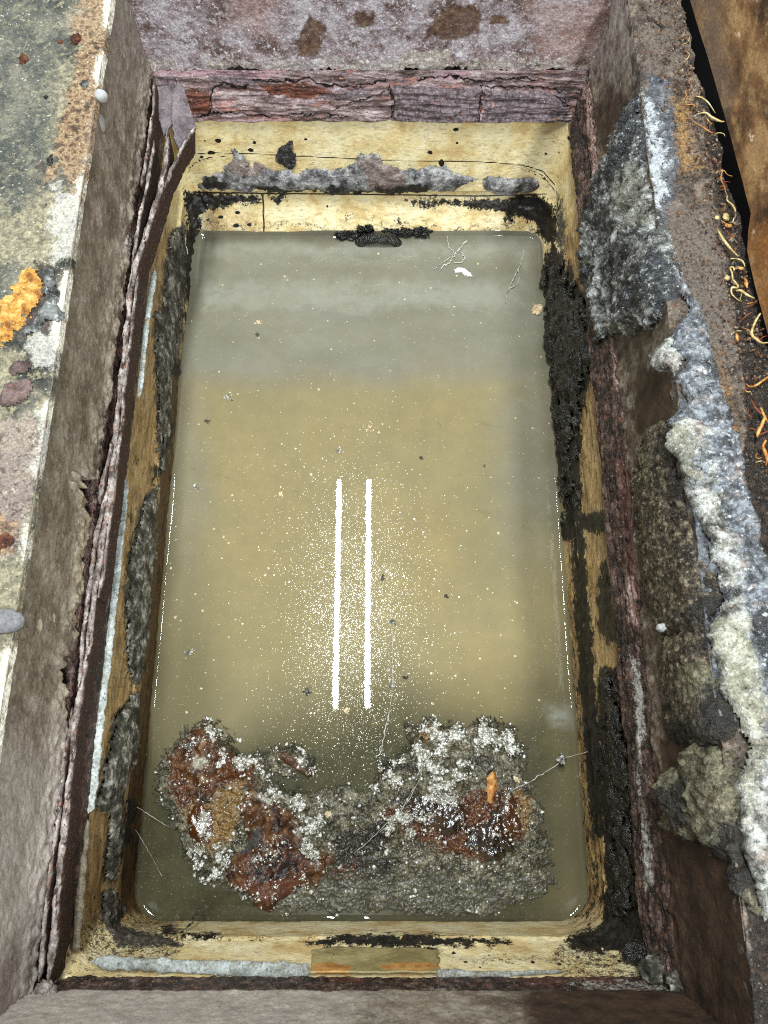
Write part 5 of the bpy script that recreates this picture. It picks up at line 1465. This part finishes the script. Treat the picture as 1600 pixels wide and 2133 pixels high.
gz = lambda P, X, sd: dict(pale=0 * sd, grey=0 * sd, pits=0 * sd, foam=0 * sd)
patchthing('grease_cake', [(498, 1700), (512, 1650), (535, 1632), (560, 1640), (590, 1655), (622, 1690), (640, 1740), (640, 1775), (680, 1790), (682, 1820), (660, 1850), (610, 1858), (590, 1870), (560, 1900), (535, 1898), (520, 1870), (480, 1850), (470, 1810), (485, 1780), (505, 1765), (510, 1735)], .001, .017, MAT['grease_red'],
           'largest red brown glossy grease cake, pitted at its near end', 'grease', 311, edge=.018, amp=.010, rough=.5, gran=(95, .003),
           attrs=lambda P, X, sd: dict(pale=mask(X, [[(500, 1780), (640, 1770), (640, 1850), (560, 1890), (500, 1860)]], 25) * .9, grey=mask(wob(P, X, 8), [ell(510, 1762, 22, 16), ell(535, 1742, 12, 14)], 8), pits=mask(X, [[(510, 1770), (640, 1760), (640, 1830), (540, 1860), (500, 1830)]], 20) * .55, foam=mask(wob(P, X, 10), [[(510, 1650), (560, 1635), (600, 1670), (560, 1680)], [(600, 1680), (640, 1740), (640, 1780), (610, 1740)], ell(660, 1800, 14, 10)], 14) * .62))  # foam masks also paint white glints along the cake's edge
patchthing('grease_lump', [(362, 1600), (372, 1560), (400, 1525), (430, 1505), (455, 1520), (470, 1560), (462, 1600), (440, 1640), (400, 1640), (372, 1630)], .001, .011, MAT['grease_red'],
           'brown grease lump with a white foam tip, farthest out toward the tank side', 'grease', 312, edge=.014, amp=.011, gran=(110, .003),
           attrs=lambda P, X, sd: dict(pale=.2 + 0 * sd, grey=mask(X, [ell(392, 1550, 14, 12)], 8) * .9, pits=.25 + 0 * sd, foam=mask(wob(P, X, 8), [[(432, 1500), (450, 1510), (465, 1560), (435, 1550)], ell(380, 1545, 14, 10), ell(415, 1590, 20, 14)], 10) * .7))
patchthing('grease_lump', [(578, 1572), (590, 1562), (606, 1566), (625, 1582), (648, 1600), (652, 1612), (640, 1618), (615, 1604), (592, 1592)], .004, .009, MAT['grease_red'],
           'narrow red grease piece beside white foam at the open water', 'grease', 313, edge=.008, amp=.003,
           attrs=lambda P, X, sd: dict(pale=0 * sd, grey=0 * sd, pits=.2 + 0 * sd, foam=mask(X, [[(600, 1560), (655, 1590), (655, 1605), (620, 1585)]], 8) * .6))
patchthing('grease_lump', [(428, 1605), (450, 1600), (456, 1630), (445, 1655), (430, 1650)], .003, .006, MAT['grease_red'],
           'small pinkish red grease piece between the brown lump and amber lump', 'grease', 314, edge=.008, amp=.003, attrs=lambda P, X, sd: dict(pale=.7 + 0 * sd, grey=0 * sd, pits=0 * sd, foam=0 * sd))
patchthing('grease_lump', [(386, 1700), (400, 1675), (425, 1670), (445, 1690), (448, 1730), (436, 1765), (412, 1770), (396, 1745)], .002, .009, MAT['grease_darkred'],
           'amber brown glossy grease lump beside the largest cake', 'grease', 315, edge=.012, amp=.004, attrs=lambda P, X, sd: dict(pale=.85 + 0 * sd, pits=.25 + 0 * sd, foam=mask(wob(P, X, 8), [ell(425, 1715, 18, 30)], 10) * .6))
patchthing('grease_cake', [(800, 1700), (860, 1660), (900, 1640), (960, 1650), (985, 1690), (975, 1730), (930, 1745), (870, 1730), (820, 1725)], .001, .010, MAT['grease_darkred'],
           'dark red grease cake under the tallest heap of white foam', 'grease', 316, edge=.014, amp=.011, gran=(110, .003), attrs=lambda P, X, sd: dict(pale=.15 + 0 * sd, pits=.35 + 0 * sd, foam=mask(wob(P, X, 10), [[(870, 1640), (960, 1650), (960, 1680), (880, 1680)], ell(830, 1710, 30, 10)], 14) * .65))
patchthing('grease_cake', [(960, 1740), (1000, 1715), (1025, 1690), (1035, 1640), (1060, 1620), (1076, 1680), (1090, 1730), (1072, 1750), (1060, 1790), (1020, 1800), (990, 1785), (965, 1770)], .001, .011, MAT['grease_darkred'],
           'dark brown glossy grease cake with amber rim beside the orange crumb', 'grease', 317, edge=.014, amp=.010, gran=(110, .003), attrs=lambda P, X, sd: dict(pale=mask(X, [[(1040, 1620), (1090, 1700), (1090, 1750), (1050, 1740)]], 20), pits=.35 + 0 * sd, foam=mask(wob(P, X, 10), [ell(1000, 1700, 20, 20), ell(1060, 1660, 10, 30), ell(985, 1770, 16, 12)], 14) * .6))
patchthing('orange_crumb', [(1012, 1640), (1014, 1615), (1024, 1604), (1036, 1612), (1036, 1650), (1026, 1676), (1014, 1674)], .010, .008, MAT['crumb_orange'], 'oblong orange speckled crumb on the dark brown grease cake', 'crumb', 318, edge=.006, amp=.002)
patchthing('tan_crumb', [(672, 1690), (690, 1686), (694, 1700), (684, 1706), (672, 1700)], .003, .004, MAT['crumb_tan'], 'small tan crumb on thin scum between the two sludge halves', 'crumb', 319, edge=.004, amp=.001)
patchthing('tan_crumb', [(1066, 1610), (1078, 1616), (1088, 1630), (1080, 1634), (1068, 1626)], .004, .004, MAT['crumb_tan'], 'small cream crumb by the dark speck at the sludge rim', 'crumb', 320, edge=.004, amp=.001)
patchthing('tan_crumb', [(1104, 648), (1112, 634), (1128, 632), (1132, 646), (1124, 658), (1108, 656)], .0005, .004, MAT['crumb_tan'], 'tan crumb floating alone against the black grimed tank wall', 'crumb', 321, edge=.004, amp=.002)
patchthing('white_flake', [(944, 562), (952, 556), (970, 558), (982, 568), (986, 578), (974, 578), (960, 570), (948, 568)], .0006, .0035, MAT['white_flake'], 'bright white oblong flake floating beside the cobweb', 'flake', 322, edge=.004, amp=.001)

# crumbs of pale crust stuck on the grease cakes
CV = []
for o in list(bpy.data.objects):
    if o.name.split('.')[0] in ('grease_cake', 'grease_lump') and o.type == 'MESH':
        co = np.zeros(len(o.data.vertices) * 3, np.float32)
        o.data.vertices.foreach_get('co', co)
        co = co.reshape(-1, 3).astype(float)
        w = sstep(.0, .55, fbm(co, 55, 4, 341) + .25 * sstep(-.3, .6, fbm(co, 160, 3, 342)))
        if w.sum() > 0:
            CV.append(co[rng.choice(len(co), int(len(co) * .10), p=w / w.sum())])
CV = np.vstack(CV)
rad = np.clip(rng.gamma(1.8, .00034, len(CV)) + .0003, .0003, .0022)
V = CV[:, None] + (V3[None] * (1 + .45 * rng.normal(size=(len(CV), len(V3), 1)))) * rad[:, None, None] * np.array([1, 1, .7])
Fx = (F3[None] + (np.arange(len(CV)) * len(V3))[:, None, None]).reshape(-1, 3)
tag(link('foam', meshdata('foam', V.reshape(-1, 3), Fx, None, True), MAT['foam']), 'pale crumbs of dried foam stuck on the brown grease cakes', 'foam', kind='stuff')

# scum clumps : each a little heap of granules
CL = [(472, 828, 12, 'clump', 'forked grey scum clump far from everything in the open tan water'),
      (820, 1295, 9, 'clump', 'round grey scum clump with a thread, beside the bright light streaks'),
      (770, 890, 13, 'crumbw', 'scattered pale flaky scum patch ahead of the light streaks'),
      (708, 938, 7, 'clump', 'small elongated scum clump just ahead of the light streaks'),
      (432, 878, 6, 'clump_dark', 'tiny dark scum clump near the brown tank wall'),
      (410, 1014, 7, 'clump', 'dark and white scum clump closest to the bright waterline'),
      (640, 1440, 8, 'clump_dark', 'black and white scum clump near the foot of the light streaks'),
      (845, 1412, 6, 'clump_dark', 'black speckled scum clump beyond the second light streak foot'),
      (798, 1202, 6, 'clump_dark', 'dark bead-like clump touching the second light streak'),
      (878, 955, 5, 'clump_dark', 'black speck clump in the tan water toward the grimed wall'),
      (928, 1243, 5, 'clump_dark', 'dark brown speck clump midway to the grimed wall'),
      (818, 1428, 8, 'clump', 'grey scum clump where the thread ends above the sludge'),
      (395, 1360, 9, 'clump', 'sparse whitish scum clump near the sealed tank side'),
      (585, 1030, 8, 'crumbw', 'translucent pale scum flake beyond the first light streak'),
      (1010, 970, 3, 'clump_dark', 'single black speck in the grey water'),
      (537, 697, 4, 'clump_dark', 'black splinter in the grey far water'),
      (540, 672, 6, 'crumbw', 'white scum dot above the black splinter'),
      (722, 1478, 7, 'crumbw', 'pale beads added as the ragged foot of the first light streak')]  # beads stand in for the ragged end of the reflected streak
for k, (x, y, r, mt, lab) in enumerate(CL):
    c = at(x, y, 0)
    rr = random.Random(900 + k)
    n_ = max(5, int(r * 3.2))
    V_, F_ = [], []
    off = 0
    for j in range(n_):
        d = abs(rr.gauss(0, .55)); a_ = rr.uniform(0, 6.28)
        if j == 0: d = 0
        q = c + np.array([math.cos(a_) * d * 1.2, math.sin(a_) * d, 0]) * r * .00062
        s_ = rr.uniform(.0006, .0017) * (1 if r > 4 else .9)
        V_.append(V3[:, :] * s_ * np.array([rr.uniform(.7, 1.6), rr.uniform(.7, 1.4), .7]) + q + np.array([0, 0, s_ * .3]))
        F_.append(F3 + off); off += len(V3)
    tag(link('scum_clump', meshdata('scum_clump', np.vstack(V_), np.vstack(F_)), MAT['clump'] if mt == 'clump' else MAT['clump_dark'] if mt == 'clump_dark' else MAT['crumb_tan']), lab, 'scum', 'scum clumps on the water')

# dust on the water: specks of grease film
n = 16500
m_ = 12500
sx = np.concatenate([rng.normal(738, 76, m_), rng.uniform(320, 1190, n - m_)])
sy = np.concatenate([rng.normal(1290, 160, m_), rng.uniform(500, 1560, n - m_)])
W_ = np.array([at(a, b, 0) for a, b in zip(sx, sy)])
ok = (W_[:, 0] > -.288) & (W_[:, 0] < .236) & (W_[:, 1] < .752) & (W_[:, 1] > -.14)
W_ = W_[ok]
rads = np.clip(rng.gamma(1.3, .00013, len(W_)) + .00018, 0, .0012)
ex = np.array([at(a, b, 0) for a, b in zip(rng.uniform(350, 1160, 420), rng.uniform(520, 1500, 420))])
W_ = np.concatenate([W_, ex])
rads = np.concatenate([rads, np.clip(rng.gamma(2.2, .00036, 420), .0004, .0019)])
W_[:, 2] = .0002
scatter('dust_specks', W_, rads, MAT['speck'], 'stuff', .029, .05, 'pale dust specks floating on the murky water', 'dust', sub=6)

# cobwebs
def strand(pts, z0, rad, mat=MAT['web'], wig=.0006, n=24, z1=None):
    C = np.array([at(x, y, z0) for x, y in pts])
    t = np.linspace(0, 1, len(C)); tt = np.linspace(0, 1, n)
    C = np.stack([np.interp(tt, t, C[:, k]) for k in range(3)], 1)
    C[:, :2] += rng.normal(0, wig, (n, 2))
    if z1 is not None: C[:, 2] = np.linspace(z0, z1, n)
    return C, rad * .6 * (.5 + rng.random(n))


tag(tubeobj('cobweb', [strand([(972, 500), (958, 518), (940, 535), (920, 548), (905, 560)], .002, .0009), strand([(972, 500), (950, 530), (930, 550), (918, 560)], .002, .0010, wig=.0011), strand([(932, 492), (934, 512), (945, 524), (940, 540)], .002, .0008), strand([(955, 520), (965, 530), (970, 542), (950, 548)], .002, .0009, wig=.0012)], MAT['web']), 'branched dusty cobweb on the water beside the white flake', 'cobweb')
tag(tubeobj('cobweb', [strand([(1092, 520), (1088, 540), (1080, 562), (1064, 590), (1056, 612), (1054, 632)], .003, .0007, wig=.0003), strand([(1080, 562), (1082, 580), (1078, 592), (1062, 600), (1056, 610)], .003, .0006, wig=.0003), strand([(1064, 590), (1072, 596), (1062, 600)], .003, .0006, wig=.0003)], MAT['web']), 'thin torn cobweb with a loop near the black tank wall', 'cobweb')
tag(tubeobj('cobweb', [strand([(1060, 1650), (1100, 1628), (1130, 1612), (1160, 1590), (1172, 1578)], .006, .0007, z1=.02), strand([(1172, 1580), (1200, 1572), (1220, 1566)], .02, .0005, z1=.03, wig=.0002)], MAT['web']), 'cobweb thread strung from the sludge to the tank wall, holding a bead', 'cobweb')
lump('web_bead', at(1170, 1582, .02), (.0055, .006, .004), MAT['clump'], 'grey shiny bead hanging on the cobweb thread', 'bead', 331, rough=.4)
tag(tubeobj('cobweb', [strand([(818, 1310), (817, 1360), (818, 1420), (812, 1480), (800, 1530), (795, 1565)], .002, .00045, wig=.0003), strand([(812, 1480), (805, 1510), (797, 1550), (785, 1580)], .002, .0008, wig=.001)], MAT['web']), 'long fine thread trailing from the round scum clump to the sludge', 'cobweb')
tag(tubeobj('cobweb', [strand([(258, 1662), (290, 1686), (312, 1702), (345, 1725)], .02, .00045, z1=.006, wig=.0002), strand([(262, 1700), (290, 1745), (310, 1785), (330, 1830)], .02, .0004, z1=.004, wig=.0002)], MAT['web']), 'two fine threads from the long rough crust down to the water', 'cobweb')
tag(tubeobj('cobweb', [strand([(880, 1610), (850, 1670), (800, 1720), (760, 1760), (740, 1775)], .012, .0005, wig=.0003), strand([(862, 1640), (830, 1700), (790, 1735)], .012, .0004, wig=.0003)], MAT['web']), 'slack web threads lying across the middle of the sludge', 'cobweb')
tag(tubeobj('cobweb', [strand([(412, 1890), (402, 1930), (392, 1960), (380, 2000), (382, 2030)], .03, .0018, wig=.0016, z1=.16), strand([(372, 1900), (366, 1940), (385, 1965)], .03, .0009, wig=.001, z1=.07), strand([(352, 1955), (372, 1948), (386, 1970)], .05, .0012, wig=.001)], MAT['moss_crust']), 'matted grey cobweb hanging over the near rim of the cream tank', 'cobweb')
tag(tubeobj('cobweb', [strand([(352, 500 - 0), (362, 470), (372, 458), (380, 480), (384, 512)], .05, .0007, wig=.0006, z1=.03)], MAT['web']), 'white dusty thread on the tank wall by the far flaky crust', 'cobweb')

# ================================================================== LIGHT
def tube_or_fill_light(x, y0, y1, z, w, power):
    L = bpy.data.lights.new('fluorescent_or_fill_lamp', 'AREA')
    L.shape = 'RECTANGLE'
    L.size, L.size_y = w, y1 - y0
    L.energy = power
    L.color = (.93, 1.0, .97)
    o = bpy.data.objects.new('fluorescent_or_fill_lamp', L)
    o.location = (x, (y0 + y1) / 2, z)
    COL.objects.link(o)
    return o


tube_or_fill_light(-.228, .20, 1.33, 2.7, .021, 42)
tube_or_fill_light(-.078, .20, 1.33, 2.7, .021, 42)
tube_or_fill_light(.75, -2.2, -1.0, 2.5, .16, 88)  # soft fill lamp, added to brighten the far and left walls
world = bpy.data.worlds.new('World')
SC.world = world
world.use_nodes = True
bg = world.node_tree.nodes['Background']
bg.inputs[0].default_value = (.86, .93, 1.0, 1)
bg.inputs[1].default_value = .44

# ================================================================== CAMERA
cd = bpy.data.cameras.new('camera')
cam = bpy.data.objects.new('camera', cd)
COL.objects.link(cam)
cam.location = CAM
cam.rotation_euler = (PITCH, 0, 0)
cd.sensor_fit = 'VERTICAL'
cd.sensor_height = 24.0
cd.lens = F / 2133 * 24.0
cd.clip_start, cd.clip_end = .02, 50
cd.dof.use_dof = True
cd.dof.focus_distance = .99
cd.dof.aperture_fstop = 9.0
SC.camera = cam
SC.view_settings.view_transform = 'Standard'
SC.view_settings.look = 'None'
SC.view_settings.exposure = 0.0
SC.view_settings.gamma = 1
SC.cycles.max_bounces = 6
SC.cycles.use_denoising = False
SC.cycles.filter_width = 1.1
SC.cycles.sample_clamp_indirect = 4
